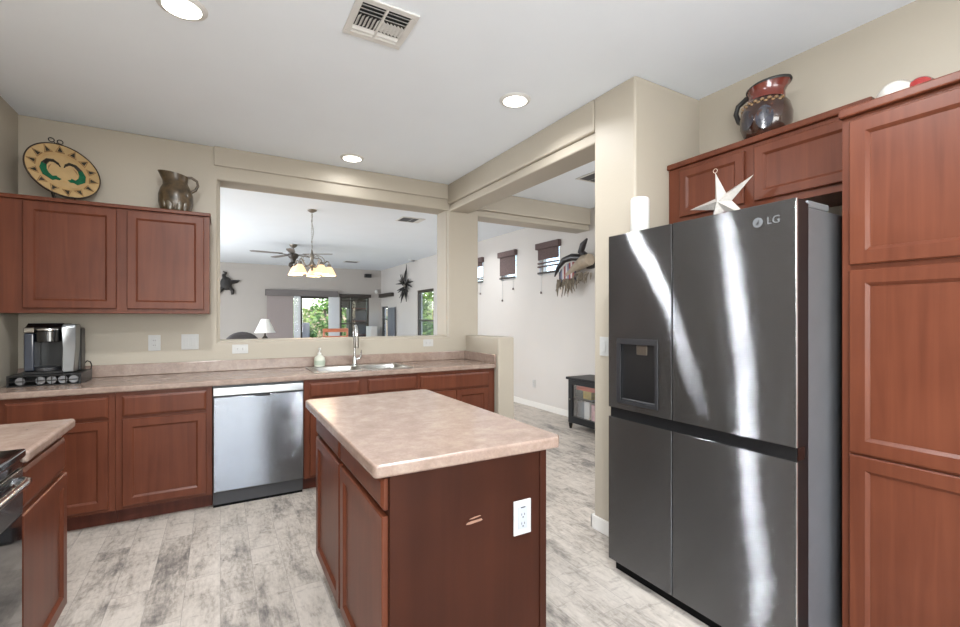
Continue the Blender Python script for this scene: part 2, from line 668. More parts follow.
def window(name, axis, pos, u0, u1, z0, z1, mat, bars_u=(), bars_z=(), fw=0.045, depth=0.06):
    """frame with muntins in the wall hole; axis 'x' looks along x"""
    r = bpy.data.objects.new(name, None)
    COL.objects.link(r)
    r['kind'] = 'structure'
    mid = (u0 + u1) / 2
    r.location = (pos, mid, z0) if axis == 'x' else (mid, pos, z0)

    def bx(m, a0, a1, c0, c1, d=depth):
        if axis == 'x':
            m.box(pos - d / 2, pos + d / 2, a0, a1, c0, c1)
        else:
            m.box(a0, a1, pos - d / 2, pos + d / 2, c0, c1)
    m = MB()
    e = 0.0005
    bx(m, u0 + e, u0 + fw, z0 + e, z1 - e)
    bx(m, u1 - fw, u1 - e, z0 + e, z1 - e)
    bx(m, u0 + fw, u1 - fw, z0 + e, z0 + fw)
    bx(m, u0 + fw, u1 - fw, z1 - fw, z1 - e)
    m.build('window_frame', mat, r)
    if bars_u or bars_z:
        m = MB()
        for b in bars_u:
            bx(m, b - 0.02, b + 0.02, z0 + fw, z1 - fw, depth * 0.8)
        for b in bars_z:
            bx(m, u0 + fw, u1 - fw, b - 0.02, b + 0.02, depth * 0.8)
        m.build('mullion', mat, r)
    m = MB()
    bx(m, u0 + fw, u1 - fw, z0 + fw, z1 - fw, 0.006)
    m.build('pane', M['glass'], r)
    return r


window('window_1', 'x', HX + 0.09, *HALLW[0], M['trim'], fw=0.03)
window('window_2', 'x', HX + 0.09, *HALLW[1], M['trim'], fw=0.03)
window('window_3', 'x', HX + 0.09, *HALLW[2], M['trim'], fw=0.03)
window('window_4', 'x', HX + 0.05, *HALLW[3], M['darkframe'], (), (1.30,), fw=0.06)
window('window_5', 'x', HX + 0.05, *HALLW[4], M['darkframe'], (), (1.33,), fw=0.035)
window('window_6', 'y', FAR + 0.06, 2.95, 3.78, 0.25, 1.98, M['darkframe'], (3.28,), (1.2, 1.86), fw=0.05)
window('window_7', 'y', -3.25, -0.45, 1.95, 0.8, 2.4, M['trim'], (0.75,), (), fw=0.06)
window('window_8', 'x', -1.29, -2.55, -0.65, 0.9, 2.2, M['trim'], (-1.6,), (), fw=0.06)
# sliding glass door: fixed leaf behind the blind and a dark-framed open leaf
door = bpy.data.objects.new('door_1', None)
COL.objects.link(door)
door['kind'] = 'structure'
door.location = (1.97, FAR + 0.06, 0)
m = MB()
for a0, a1, c0, c1 in ((1.0805, 1.13, 0.0005, 2.0395), (2.81, 2.8595, 0.0005, 2.0395), (1.13, 2.81, 1.98, 2.0395), (1.13, 2.81, 0.0005, 0.04)):
    m.box(a0, a1, FAR + 0.02, FAR + 0.11, c0, c1)
m.build('door_frame', M['darkframe'], door)
for x0, x1, yy in ((1.14, 1.93, FAR + 0.045), (1.88, 2.80, FAR + 0.085)):
    m = MB()
    for a0, a1, c0, c1 in ((x0, x0 + 0.07, 0.045, 1.975), (x1 - 0.07, x1, 0.045, 1.975), (x0 + 0.07, x1 - 0.07, 1.90, 1.975), (x0 + 0.07, x1 - 0.07, 0.045, 0.13)):
        m.box(a0, a1, yy - 0.015, yy + 0.015, c0, c1)
    s = m.build('sash', M['darkframe'], door)
    MB().box(x0 + 0.07, x1 - 0.07, yy - 0.003, yy + 0.003, 0.13, 1.90).build('pane', M['glass'], s)


# ------------------------------------------------------------------ cabinets
def cab_door(parent, o, a, n, w, h, fr=0.062, t=0.019, name='door'):
    """shaker door: frame ring with a chamfered inner lip and a recessed panel; o lower corner, a across, n outward"""
    o, a, n, z = Vector(o), Vector(a), Vector(n), Vector((0, 0, 1))

    def ring(ins, d):
        return [o + a * ins + z * ins + n * d, o + a * (w - ins) + z * ins + n * d, o + a * (w - ins) + z * (h - ins) + n * d, o + a * ins + z * (h - ins) + n * d]
    m = MB()
    m.loops([ring(0, 0), ring(0, t - 0.004), ring(0.004, t), ring(fr - 0.012, t), ring(fr, t - 0.010), ring(fr, 0)], True, False, False)
    d = m.build(name, M['wood'], parent)
    p = MB()
    p.loops([ring(fr + 0.0002, 0.001), ring(fr + 0.0002, t - 0.011)], True, True, True)
    p.build('door_panel', M['wood'], d)
    return d


def cab_drawer(parent, o, a, n, w, h, t=0.019, name='drawer'):
    o, a, n, z = Vector(o), Vector(a), Vector(n), Vector((0, 0, 1))

    def ring(ins, d):
        return [o + a * ins + z * ins + n * d, o + a * (w - ins) + z * ins + n * d, o + a * (w - ins) + z * (h - ins) + n * d, o + a * ins + z * (h - ins) + n * d]
    m = MB()
    m.loops([ring(0, 0), ring(0, t - 0.007), ring(0.009, t - 0.002), ring(0.014, t)], True, True, True)
    return m.build(name, M['wood'], parent)


FY = 3.704     # face-frame plane of the back run
FZ = 0.872     # top of the base boxes


def base_unit(name, label, x0, x1, cols, drawers_only=False, group=None, toe=True):
    """back-run base cabinet: carcass with face frame, toe kick, drawers above doors"""
    t = thing(name, label, 'cabinet', ((x0 + x1) / 2, (FY + B) / 2, 0), group=group)
    m = MB().box(x0 + 0.0005, x1 - 0.0005, FY, B - 0.002, 0.105, FZ)
    m.build('carcass', M['wood'], t, bevel=0.0015)
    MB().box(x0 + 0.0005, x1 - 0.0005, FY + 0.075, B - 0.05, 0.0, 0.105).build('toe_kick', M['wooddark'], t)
    for c0, c1, dz0, dz1, nd in cols:
        cab_drawer(t, (c0, FY - 0.0003, dz0), (1, 0, 0), (0, -1, 0), c1 - c0, dz1 - dz0)
        w = (c1 - c0 - 0.004 * (nd - 1)) / nd
        for k in range(nd):
            cab_door(t, (c0 + k * (w + 0.004), FY - 0.0003, 0.128), (1, 0, 0), (0, -1, 0), w, 0.565)
    return t


base_unit('base_cabinet', 'cherry base cabinet in the left corner, under the coffee maker', -1.212, -0.587, [(-1.10, -0.622, 0.712, 0.845, 1)])
base_unit('base_cabinet', 'cherry base cabinet with drawer and single door left of the dishwasher', -0.587, -0.048, [(-0.551, -0.084, 0.712, 0.845, 1)])
# sink base: two false drawer fronts over two doors
t = thing('sink_cabinet', 'cherry sink base cabinet right of the dishwasher, two false drawer fronts', 'cabinet', (1.04, 4.0, 0))
m = MB()
m.box(0.5605, 1.5045, FY, FY + 0.02, 0.105, FZ)
m.box(0.5605, 0.58, FY + 0.02, B - 0.002, 0.105, FZ)
m.box(1.485, 1.5045, FY + 0.02, B - 0.002, 0.105, FZ)
m.box(0.58, 1.485, FY + 0.02, B - 0.002, 0.105, 0.125)
m.build('carcass', M['wood'], t, bevel=0.0015)
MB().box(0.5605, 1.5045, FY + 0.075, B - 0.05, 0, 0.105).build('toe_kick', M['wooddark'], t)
for c0, c1 in ((0.605, 0.99), (1.062, 1.487)):
    cab_drawer(t, (c0, FY - 0.0003, 0.735), (1, 0, 0), (0, -1, 0), c1 - c0, 0.11, name='false_front')
    cab_door(t, (c0, FY - 0.0003, 0.128), (1, 0, 0), (0, -1, 0), c1 - c0, 0.575)
base_unit('base_cabinet', 'cherry base cabinet at the right end of the back counter, wide drawer over two doors', 1.505, 2.300, [(1.531, 2.226, 0.708, 0.84, 2)])

# the long back worktop, with a cut-out for the sink, and its splashes
t = thing('countertop', 'long mottled brown laminate countertop along the back wall', 'countertop', (0.55, 4.0, 0.873))
SX0, SX1, SY0, SY1 = 0.665, 1.475, 3.765, 4.14
m = MB()
us = [-1.213, SX0, SX1, 2.303]
ys = [3.672, SY0, SY1, B - 0.001]
m2 = MB()
for i in range(3):
    for j in range(3):
        if i == 1 and j == 1:
            continue
        m.box(us[i], us[i + 1], ys[j], ys[j + 1], 0.873, 0.914)
bmesh.ops.remove_doubles(m.bm, verts=m.bm.verts[:], dist=1e-5)
m.bm.verts.index_update()
seen = {}
for f in m.bm.faces:
    seen.setdefault(tuple(sorted(v.index for v in f.verts)), []).append(f)
bad = [f for fs in seen.values() if len(fs) > 1 for f in fs]
bmesh.ops.delete(m.bm, geom=bad, context='FACES')
bmesh.ops.dissolve_limit(m.bm, angle_limit=0.01, verts=m.bm.verts[:], edges=m.bm.edges[:])
m.build('worktop', M['lam'], t, bevel=0.010, seg=3)
pbox('backsplash', M['lam'], t, -1.213, 2.283, B - 0.022, B - 0.001, 0.9145, 1.003, bevel=0.005)
pbox('side_splash', M['lam'], t, 2.283, 2.303, 3.674, B - 0.001, 0.9145, 1.003, bevel=0.005)

# left run: cabinet, worktop
LF = -0.588
t = thing('base_cabinet', 'pale-lit cherry base cabinet between the stove and the left counter end', 'cabinet', (-0.9, 2.29, 0))
MB().box(-1.213, LF, 2.035, 2.572, 0.105, FZ).build('carcass', M['wood'], t, bevel=0.0015)
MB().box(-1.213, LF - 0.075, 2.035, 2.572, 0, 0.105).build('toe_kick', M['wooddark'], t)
cab_drawer(t, (LF + 0.0003, 2.06, 0.712), (0, 1, 0), (1, 0, 0), 0.48, 0.133)
cab_door(t, (LF + 0.0003, 2.06, 0.128), (0, 1, 0), (1, 0, 0), 0.50, 0.565)
t = thing('countertop', 'short mottled laminate countertop beside the stove at the left edge', 'countertop', (-0.88, 2.31, 0.873))
MB().box(-1.213, -0.548, 2.03, 2.597, 0.873, 0.914).build('worktop', M['lam'], t, bevel=0.012, seg=3)
pbox('backsplash', M['lam'], t, -1.213, -1.193, 2.03, 2.597, 0.9145, 1.003, bevel=0.005)

# wall cabinet over the coffee maker
t = thing('wall_cabinet', 'two-door cherry wall cabinet with a plate and brown pitcher on top', 'cabinet', (-0.64, 4.14, 1.385))
MB().box(-1.213, -0.07, 3.98, B - 0.002, 1.385, 2.118).build('carcass', M['wood'], t, bevel=0.0015)
MB().box(-1.213, -0.062, 3.962, B - 0.002, 2.1185, 2.145).build('crown', M['wood'], t, bevel=0.005)
cab_door(t, (-1.098, 3.9797, 1.418), (1, 0, 0), (0, -1, 0), 0.474, 0.690)
cab_door(t, (-0.566, 3.9797, 1.418), (1, 0, 0), (0, -1, 0), 0.460, 0.690)

# island
t = thing('kitchen_island', 'cherry island cabinet in the middle with doors on its left side', 'island', (0.745, 1.91, 0))
IX0, IX1, IY0, IY1 = 0.450, 1.048, 1.33, 2.50
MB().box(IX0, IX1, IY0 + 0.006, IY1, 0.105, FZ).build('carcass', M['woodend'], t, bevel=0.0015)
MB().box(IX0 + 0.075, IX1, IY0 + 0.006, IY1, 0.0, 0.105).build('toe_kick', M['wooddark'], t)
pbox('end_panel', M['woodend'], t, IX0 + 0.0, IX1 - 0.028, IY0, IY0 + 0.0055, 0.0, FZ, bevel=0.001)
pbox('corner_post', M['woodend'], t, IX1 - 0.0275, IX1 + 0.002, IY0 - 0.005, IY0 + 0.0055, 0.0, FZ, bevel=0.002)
for y0, y1 in ((1.350, 1.912), (1.935, 2.452)):
    cab_drawer(t, (IX0 - 0.0003, y1, 0.757), (0, -1, 0), (-1, 0, 0), y1 - y0, 0.098)
    cab_door(t, (IX0 - 0.0003, y1, 0.128), (0, -1, 0), (-1, 0, 0), y1 - y0, 0.610)
m = MB()
random.seed(3)
for zz, x0, x1, hh in ((0.657, 0.714, 0.778, 0.006), (0.673, 0.726, 0.772, 0.0022)):
    pts = [(x0, 0), (x0 + 0.015, -0.001), (x1 - 0.01, 0.002), (x1, 0.004), (x1 - 0.004, 0.004 + hh), (x0 + 0.02, hh + 0.003), (x0 + 0.004, hh)]
    m.prism([(p[0], zz + p[1]) for p in pts], (0, IY0 - 0.0004, 0), (1, 0, 0), (0, 0, 1), (0, 1, 0), 0.0008)
m.build('scrape', plain('scraped_pale_wood', (140, 106, 88), 0.6), t, label='pale scrape in the end panel')
t = thing('countertop', 'mottled beige laminate top on the kitchen island', 'countertop', (0.745, 1.93, 0.873))
MB().prism([(0.394, 1.318), (0.404, 1.306), (1.080, 1.290), (1.106, 1.318), (1.106, 2.565), (1.085, 2.585), (0.415, 2.565), (0.394, 2.548)], (0, 0, 0.8725), (1, 0, 0), (0, 1, 0), (0, 0, 1), 0.0415).build('worktop', M['lam'], t, bevel=0.009, seg=3)

# pantry and over-fridge cabinets
PX = 2.08
t = thing('pantry_cabinet', 'tall cherry pantry cabinet right of the refrigerator, three stacked doors', 'cabinet', (2.38, 0.36, 0))
MB().box(PX, 2.688, -0.10, 0.806, 0.105, 2.115).build('carcass', M['wood'], t, bevel=0.0015)
MB().box(PX + 0.075, 2.688, -0.10, 0.806, 0, 0.105).build('toe_kick', M['wooddark'], t)
MB().box(PX - 0.022, 2.688, -0.11, 0.812, 2.1155, 2.150).build('crown', M['wood'], t, bevel=0.006)
for z0, z1 in ((0.128, 0.838), (0.846, 1.532), (1.552, 2.096)):
    cab_door(t, (PX - 0.0003, 0.778, z0), (0, -1, 0), (-1, 0, 0), 0.43, z1 - z0)
    cab_door(t, (PX - 0.0003, 0.344, z0), (0, -1, 0), (-1, 0, 0), 0.43, z1 - z0)
t = thing('overfridge_cabinet', 'shallow two-door cherry cabinet above the refrigerator', 'cabinet', (2.54, 1.31, 1.915))
OX = 2.385
MB().box(OX, 2.688, 0.812, 1.812, 1.915, 2.252).build('carcass', M['wood'], t, bevel=0.0015)
MB().box(OX - 0.020, 2.688, 0.813, 1.8135, 2.2525, 2.285).build('crown', M['wood'], t, bevel=0.006)
cab_door(t, (OX - 0.0003, 1.728, 1.952), (0, -1, 0), (-1, 0, 0), 0.38, 0.276, fr=0.055)
cab_door(t, (OX - 0.0003, 1.296, 1.952), (0, -1, 0), (-1, 0, 0), 0.43, 0.276, fr=0.055)

# ------------------------------------------------------------------ refrigerator
t = thing('refrigerator', 'dark stainless four-door refrigerator with ice and water dispenser', 'refrigerator', (2.2, 1.296, 0))
RX = 1.81
RY0, RY1, RM = 0.840, 1.752, 1.3595
MB().box(RX + 0.098, 2.62, RY0 + 0.006, RY1 - 0.006, 0.045, 1.768).build('body', M['fridgeside'], t, bevel=0.004)
MB().box(RX + 0.045, 2.5, RY0 + 0.01, RY1 - 0.01, 0.0, 0.0445).build('base_grille', M['blackmatte'], t, bevel=0.002)
MB().box(RX + 0.014, RX + 0.097, RY0 + 0.004, RY1 - 0.004, 0.06, 1.782).build('gasket', M['black'], t)


def fdoor(name, y0, y1, z0, z1, hole=None):
    hs = [hole] if hole else []
    d = MB().grid_holes(('x', RX, RX + 0.012), (y0, y1), (z0, z1), hs).build(name, M['steel'], t, bevel=0.003, seg=3)
    MB().grid_holes(('x', RX + 0.0121, RX + 0.07), (y0 + 0.001, y1 - 0.001), (z0 + 0.001, z1 - 0.001), hs).build('door_liner', M['black'], d)
    return d


G = 0.0025
D1 = fdoor('freezer_door', RM + G, RY1, 0.878, 1.79, (1.452, 1.668, 0.925, 1.218))
D2 = fdoor('door', RY0, RM - G, 0.878, 1.79)
D3 = fdoor('door', RM + G, RY1, 0.065, 0.828)
D4 = fdoor('door', RY0, RM - G, 0.065, 0.828)
for dd, y0, y1 in ((D3, RM + G, RY1), (D4, RY0, RM - G)):
    MB().box(RX + 0.016, RX + 0.065, y0 + 0.002, y1 - 0.002, 0.829, 0.877).build('handle_pocket', M['gloss'], dd)
pbox('edge_trim', M['dwstrip'], D2, RX - 0.0015, RX + 0.0075, RY0 - 0.002, RY0 - 0.0001, 0.880, 1.788, bevel=0.0005)
pbox('edge_trim', M['dwstrip'], D4, RX - 0.0015, RX + 0.0075, RY0 - 0.002, RY0 - 0.0001, 0.067, 0.826, bevel=0.0005)
# dispenser
dsp = MB()
for y0, y1, z0, z1 in ((1.436, 1.4525, 0.91, 1.247), (1.6675, 1.692, 0.91, 1.247), (1.4525, 1.6675, 1.2175, 1.247), (1.4525, 1.6675, 0.91, 0.9255)):
    dsp.box(RX - 0.004, RX + 0.004, y0, y1, z0, z1)
dsp = dsp.build('dispenser', M['dispgrey'], t, bevel=0.001)
m = MB()
m.box(RX + 0.055, RX + 0.068, 1.4525, 1.6675, 0.9255, 1.2175)
m.build('recess_back', M['gloss'], dsp)
pbox('nozzle', M['nickel'], dsp, RX + 0.012, RX + 0.052, 1.508, 1.578, 1.165, 1.2170, bevel=0.006)
m = MB()
for yy in (1.528, 1.556):
    m.tube([(RX + 0.03, yy, 1.164), (RX + 0.03, yy, 1.135)], [0.011, 0.008], 12)
m.build('spout', M['nickel'], dsp, smooth=40)
pbox('lever', M['black'], dsp, RX + 0.043, RX + 0.0545, 1.495, 1.585, 0.96, 1.13, bevel=0.004)
pbox('drip_tray', M['darkgrey'], dsp, RX + 0.004, RX + 0.054, 1.455, 1.665, 0.926, 0.936, bevel=0.003)
# hinge cover and top panel
pbox('hinge_cover', M['hinge'], t, RX + 0.098, RX + 0.26, RY0 + 0.004, RY0 + 0.09, 1.7685, 1.795, bevel=0.006)
pbox('hinge_cover', M['hinge'], t, RX + 0.098, RX + 0.26, RY1 - 0.09, RY1 - 0.004, 1.7685, 1.795, bevel=0.006)


def text_mesh(name, s, size, mat, parent, mtx, depth=0.0006):
    c = bpy.data.curves.new(name, 'FONT')
    c.body = s
    c.size = size
    c.extrude = depth
    c.align_x = 'CENTER'
    c.align_y = 'CENTER'
    tmp = bpy.data.objects.new('tmp', c)
    COL.objects.link(tmp)
    bpy.context.view_layer.update()
    dg = bpy.context.evaluated_depsgraph_get()
    me = bpy.data.meshes.new_from_object(tmp.evaluated_get(dg))
    bpy.data.objects.remove(tmp)
    me.transform(mtx)
    me.materials.clear()
    me.materials.append(mat)
    o = bpy.data.objects.new(name, me)
    COL.objects.link(o)
    o.parent = parent
    r, off = parent, Vector((0, 0, 0))
    while r is not None:
        off += Vector(r.location)
        r = r.parent
    me.transform(Matrix.Translation(-off))
    return o


FACE_MX = Matrix(((0, 0, -1, 0), (-1, 0, 0, 0), (0, 1, 0, 0), (0, 0, 0, 1)))    # text seen from -x
FACE_MY = Matrix(((1, 0, 0, 0), (0, 0, -1, 0), (0, 1, 0, 0), (0, 0, 0, 1)))     # text seen from -y
m = MB()
cy, cz, rr = 0.975, 1.722, 0.019
ring = [(cy + rr * math.cos(2 * PI * k / 24), cz + rr * math.sin(2 * PI * k / 24)) for k in range(24)]
m.prism(ring, (RX - 0.0012, 0, 0), (0, 1, 0), (0, 0, 1), (1, 0, 0), 0.001)
m.mi = 1
L1 = [(0.002, 0.010), (0.005, 0.010), (0.005, -0.006), (-0.007, -0.006), (-0.007, -0.009), (0.002, -0.009)]
m.prism([(cy - p[0], cz + p[1]) for p in L1], (RX - 0.0016, 0, 0), (0, 1, 0), (0, 0, 1), (1, 0, 0), 0.0004)
badge = m.build('badge', [M['logo'], M['darkgrey']], D2)
text_mesh('logo_letters', 'LG', 0.040, M['logo'], D2, Matrix.Translation((RX - 0.0006, 0.918, 1.722)) @ FACE_MX)

# ------------------------------------------------------------------ dishwasher
t = thing('dishwasher', 'stainless dishwasher built into the back run under the counter', 'dishwasher', (0.255, 4.0, 0))
MB().box(-0.044, 0.556, 3.72, B - 0.06, 0.02, 0.868).build('tub', M['darkgrey'], t)
m = MB()
ringsx = []
N = 10
prof = []
for k in range(N + 1):      # gently bowed door
    z = 0.118 + (0.792 - 0.118) * k / N
    u = (k / N - 0.5) * 2
    prof.append((3.683 - 0.014 * (1 - u * u), z))
pts = [(3.719, 0.118)] + prof + [(3.719, 0.792)]
m.loops([[(x, p[0], p[1]) for p in pts] for x in (-0.043, 0.555)])
dd = m.build('door', M['dwsteel'], t, bevel=0.006, seg=2, smooth=30)
cs = MB().box(-0.043, 0.555, 3.676, 3.719, 0.801, 0.856).build('control_strip', M['dwstrip'], t, bevel=0.005, seg=3)
m = MB().box(-0.040, 0.552, 3.695, 3.719, 0.7925, 0.8005)
m.build('handle_gap', M['darkgrey'], t)
m = MB()
m.prism([(0.215, 0.789), (0.325, 0.789), (0.318, 0.780), (0.222, 0.780)], (0, 3.677, 0), (1, 0, 0), (0, 0, 1), (0, 1, 0), 0.006)
m.build('grip', M['black'], dd)
MB().box(-0.043, 0.555, 3.725, 3.76, 0.0, 0.112).build('kick_plate', M['blackmatte'], t, bevel=0.003)

# ------------------------------------------------------------------ range at the left edge
t = thing('range', 'black and stainless electric range cut by the left photo edge', 'stove', (-0.88, 1.65, 0))
MB().box(-1.20, -0.585, 1.272, 2.026, 0.02, 0.895).build('body', M['black'], t, bevel=0.003)
m = MB().box(-1.205, -0.552, 1.270, 2.028, 0.896, 0.924)
ct = m.build('cooktop', M['gloss'], t, bevel=0.006, seg=3)
for cx, cy2, r2 in ((-0.74, 1.84, 0.09), (-1.0, 1.84, 0.075), (-0.74, 1.46, 0.105), (-1.0, 1.46, 0.075)):
    m = MB()
    ro = [(cx + r2 * math.cos(2 * PI * k / 32), cy2 + r2 * math.sin(2 * PI * k / 32), 0.9243) for k in range(32)]
    ri = [(cx + (r2 - 0.004) * math.cos(2 * PI * k / 32), cy2 + (r2 - 0.004) * math.sin(2 * PI * k / 32), 0.9243) for k in range(32)]
    m.loops([ro, ri], True, False, False)
    m.build('burner_ring', M['darkgrey'], ct)
pbox('control_band', M['gloss'], t, -0.5845, -0.560, 1.272, 2.026, 0.868, 0.8955, bevel=0.003)
od = MB().box(-0.5845, -0.558, 1.276, 2.022, 0.715, 0.864).build('oven_door', M['dwsteel'], t, bevel=0.004)
MB().box(-0.5845, -0.560, 1.276, 2.022, 0.205, 0.714).build('door_glass', M['gloss'], od, bevel=0.003)
m = MB()
m.tube([(-0.556, 1.955, 0.835), (-0.538, 1.953, 0.838), (-0.527, 1.94, 0.838), (-0.524, 1.91, 0.838), (-0.524, 1.39, 0.838), (-0.527, 1.36, 0.838), (-0.538, 1.347, 0.838), (-0.556, 1.345, 0.835)], [0.013, 0.013, 0.0125, 0.012, 0.012, 0.0125, 0.013, 0.013], 12)
m.build('handle', M['chrome'], od, smooth=50)
m = MB()
for zz in (0.846, 0.828, 0.810):
    m.box(-0.5585, -0.5555, 1.36, 1.92, zz, zz + 0.008)
m.build('vent_slot', M['black'], od)
MB().box(-0.5845, -0.562, 1.276, 2.022, 0.06, 0.198).build('warming_drawer', M['gloss'], t, bevel=0.003)

# ------------------------------------------------------------------ sink, faucet, soap
t = thing('kitchen_sink', 'double-bowl stainless sink set into the back counter', 'sink', (1.07, 3.96, 0.914))
m = MB()
X0, X1, Y0, Y1, ZT = 0.652, 1.488, 3.752, 4.222, 0.9205
us = [X0, 0.690, 1.050, 1.090, 1.450, X1]
ys = [Y0, 3.792, 4.115, Y1]
for i in range(5):
    for j in range(3):
        if j == 1 and i in (1, 3):
            continue
        m.box(us[i], us[i + 1], ys[j], ys[j + 1], 0.9145, ZT)
bmesh.ops.remove_doubles(m.bm, verts=m.bm.verts[:], dist=1e-5)
m.bm.verts.index_update()
seen = {}
for f in m.bm.faces:
    seen.setdefault(tuple(sorted(v.index for v in f.verts)), []).append(f)
bmesh.ops.delete(m.bm, geom=[f for fs in seen.values() if len(fs) > 1 for f in fs], context='FACES')
bmesh.ops.dissolve_limit(m.bm, angle_limit=0.01, verts=m.bm.verts[:], edges=m.bm.edges[:])
m.build('rim', M['sinksteel'], t, bevel=0.003, seg=2)
for x0, x1 in ((0.690, 1.050), (1.090, 1.450)):
    def rr_(ins, z, x0=x0, x1=x1):
        pts = []
        rad = 0.05
        for cxx, cyy, a0 in ((x1 - ins - rad, 4.115 - ins - rad, 0), (x0 + ins + rad, 4.115 - ins - rad, 90), (x0 + ins + rad, 3.792 + ins + rad, 180), (x1 - ins - rad, 3.792 + ins + rad, 270)):
            for q in range(5):
                an = math.radians(a0 + 22.5 * q)
                pts.append((cxx + rad * math.cos(an), cyy + rad * math.sin(an), z))
        return pts
    bw = MB().loops([rr_(0.0, 0.9185), rr_(0.004, 0.88), rr_(0.012, 0.79), rr_(0.04, 0.762)], True, False, True).build('bowl', M['sinksteel'], t, smooth=50)
    MB().lathe([(0.0, 0.764), (0.032, 0.764), (0.04, 0.7665), (0.042, 0.764)], ((x0 + x1) / 2, 3.955, 0), 20).build('drain', M['chrome'], bw, smooth=50)
t = thing('faucet', 'chrome gooseneck pull-down faucet behind the double sink', 'faucet', (1.072, 4.168, 0.921))
MB().lathe([(0.030, 0.9212), (0.030, 0.929), (0.022, 0.935), (0.018, 0.99), (0.016, 1.0)], (1.072, 4.168, 0), 20).build('base', M['chrome'], t, smooth=40)
pts = [(1.072, 4.168, 0.99), (1.072, 4.168, 1.10), (1.072, 4.168, 1.22)]
for k in range(1, 10):
    a = PI * k / 9
    pts.append((1.072 - 0.012 * k / 9, 4.168 - 0.062 + 0.062 * math.cos(a), 1.22 + 0.062 * math.sin(a)))
pts.append((1.060, 4.044, 1.19))
MB().tube(pts, 0.0125, 12).build('spout', M['chrome'], t, smooth=50)
MB().tube([(1.060, 4.044, 1.188), (1.059, 4.042, 1.15), (1.058, 4.040, 1.10), (1.058, 4.039, 1.085)], [0.015, 0.0175, 0.021, 0.019], 14).build('spray_head', M['nickel'], t, smooth=50)
MB().tube([(1.088, 4.166, 0.975), (1.115, 4.155, 0.985), (1.125, 4.150, 1.0), (1.128, 4.145, 1.06)], [0.012, 0.010, 0.007, 0.005], 10).build('lever', M['chrome'], t, smooth=50)

t = thing('soap_dispenser', 'clear pump bottle of pale soap at the left end of the sink', 'soap bottle', (0.765, 4.178, 0.921))
MB().lathe([(0.040, 0.9212), (0.046, 0.926), (0.047, 0.98), (0.043, 1.005), (0.020, 1.025), (0.014, 1.03)], (0.765, 4.178, 0), 20).build('bottle', plain('pale_green_soap', (206, 208, 194), 0.12, 0.04, coat=0.7), t, smooth=40)
MB().lathe([(0.0465, 0.94), (0.0476, 0.94), (0.0476, 0.978), (0.0465, 0.978)], (0.765, 4.178, 0), 20, cap=False).build('label_band', plain('soap_label', (168, 178, 160), 0.5), t, smooth=40)
m = MB().lathe([(0.015, 1.0305), (0.015, 1.045), (0.005, 1.047), (0.005, 1.075), (0.012, 1.076), (0.012, 1.088), (0.0, 1.089)], (0.765, 4.178, 0), 16)
m.tube([(0.765, 4.178, 1.082), (0.765, 4.14, 1.080), (0.765, 4.13, 1.072)], 0.005, 8)
m.build('pump', M['white'], t, smooth=40)

# ------------------------------------------------------------------ coffee maker on its pod drawer
t = thing('pod_drawer', 'black wire pod drawer under the coffee maker', 'pod drawer', (-0.985, 4.08, 0.915))
m = MB()
m.box(-1.165, -0.805, 3.935, 4.235, 0.976, 0.986)
m.box(-1.165, -0.805, 3.935, 4.235, 0.915, 0.922)
m.box(-1.165, -1.153, 3.935, 4.235, 0.922, 0.976)
m.box(-0.817, -0.805, 3.935, 4.235, 0.922, 0.976)
m.box(-1.153, -0.817, 4.223, 4.235, 0.922, 0.976)
m.build('case', M['black'], t, bevel=0.002)
m = MB()
m.tube([(-1.16, 3.928, 0.948), (-0.81, 3.928, 0.948)], 0.003, 8)
for q in range(6):
    m.tube([(-1.155 + q * 0.068, 3.931, 0.923), (-1.155 + q * 0.068, 3.931, 0.975)], 0.0022, 6)
m.build('wire_front', M['iron'], t, smooth=50)
m = MB().lathe([(0.017, -0.021), (0.022, 0.018), (0.0245, 0.019), (0.0245, 0.021), (0.0, 0.0212)], (0, 0, 0), 18)
pod0 = None
for q, (x, lab) in enumerate(((-1.105, 'silver coffee pod at the far left of the pod drawer'), (-1.010, 'silver coffee pod second from left in the drawer'), (-0.955, 'silver coffee pod in the middle of the pod drawer'),
                              (-0.900, 'silver coffee pod second from right in the drawer'), (-0.846, 'silver coffee pod at the right end of the drawer'))):
    if pod0 is None:
        pod0 = m.build('coffee_pod', metal('pod_foil', (140, 140, 142), 0.4), smooth=40)
        o = pod0
    else:
        o = pod0.copy()
        COL.objects.link(o)
    o.location = (x, 3.972, 0.9475)
    o.rotation_euler = (PI / 2, 0, 0)
    tag(o, lab, 'coffee pod', 'coffee pods in the drawer')

t = thing('coffee_maker', 'black and silver single-serve coffee maker with blue water tank', 'coffee maker', (-0.955, 4.09, 0.987))
MB().box(-1.085, -0.800, 4.10, 4.215, 0.987, 1.285).build('body', M['black'], t, bevel=0.012, seg=3)
MB().box(-1.085, -0.870, 3.950, 4.10, 0.987, 1.005).build('base', M['black'], t, bevel=0.004)
MB().prism([(-1.012 + 0.062 * math.cos(PI + PI * k / 12) + 0.035, 4.02 + 0.062 * math.sin(PI + PI * k / 12)) for k in range(13)] + [(-0.915, 4.09), (-1.039, 4.09)], (0, 0, 1.0055), (1, 0, 0), (0, 1, 0), (0, 0, 1), 0.022).build('drip_tray', M['darkgrey'], t, bevel=0.003)
MB().box(-1.085, -1.030, 3.965, 4.098, 1.006, 1.255).build('water_tank', M['tank'], t, bevel=0.010, seg=3)
MB().box(-1.087, -1.028, 3.962, 4.098, 1.256, 1.290).build('tank_lid', M['nickel'], t, bevel=0.006, seg=2)
m = MB()
hp = [(-1.026, 4.098), (-1.026, 3.985)] + [(-0.958 + 0.068 * math.cos(PI + PI * k / 10), 3.985 + 0.045 * math.sin(PI + PI * k / 10)) for k in range(1, 10)] + [(-0.890, 3.985), (-0.890, 4.098)]
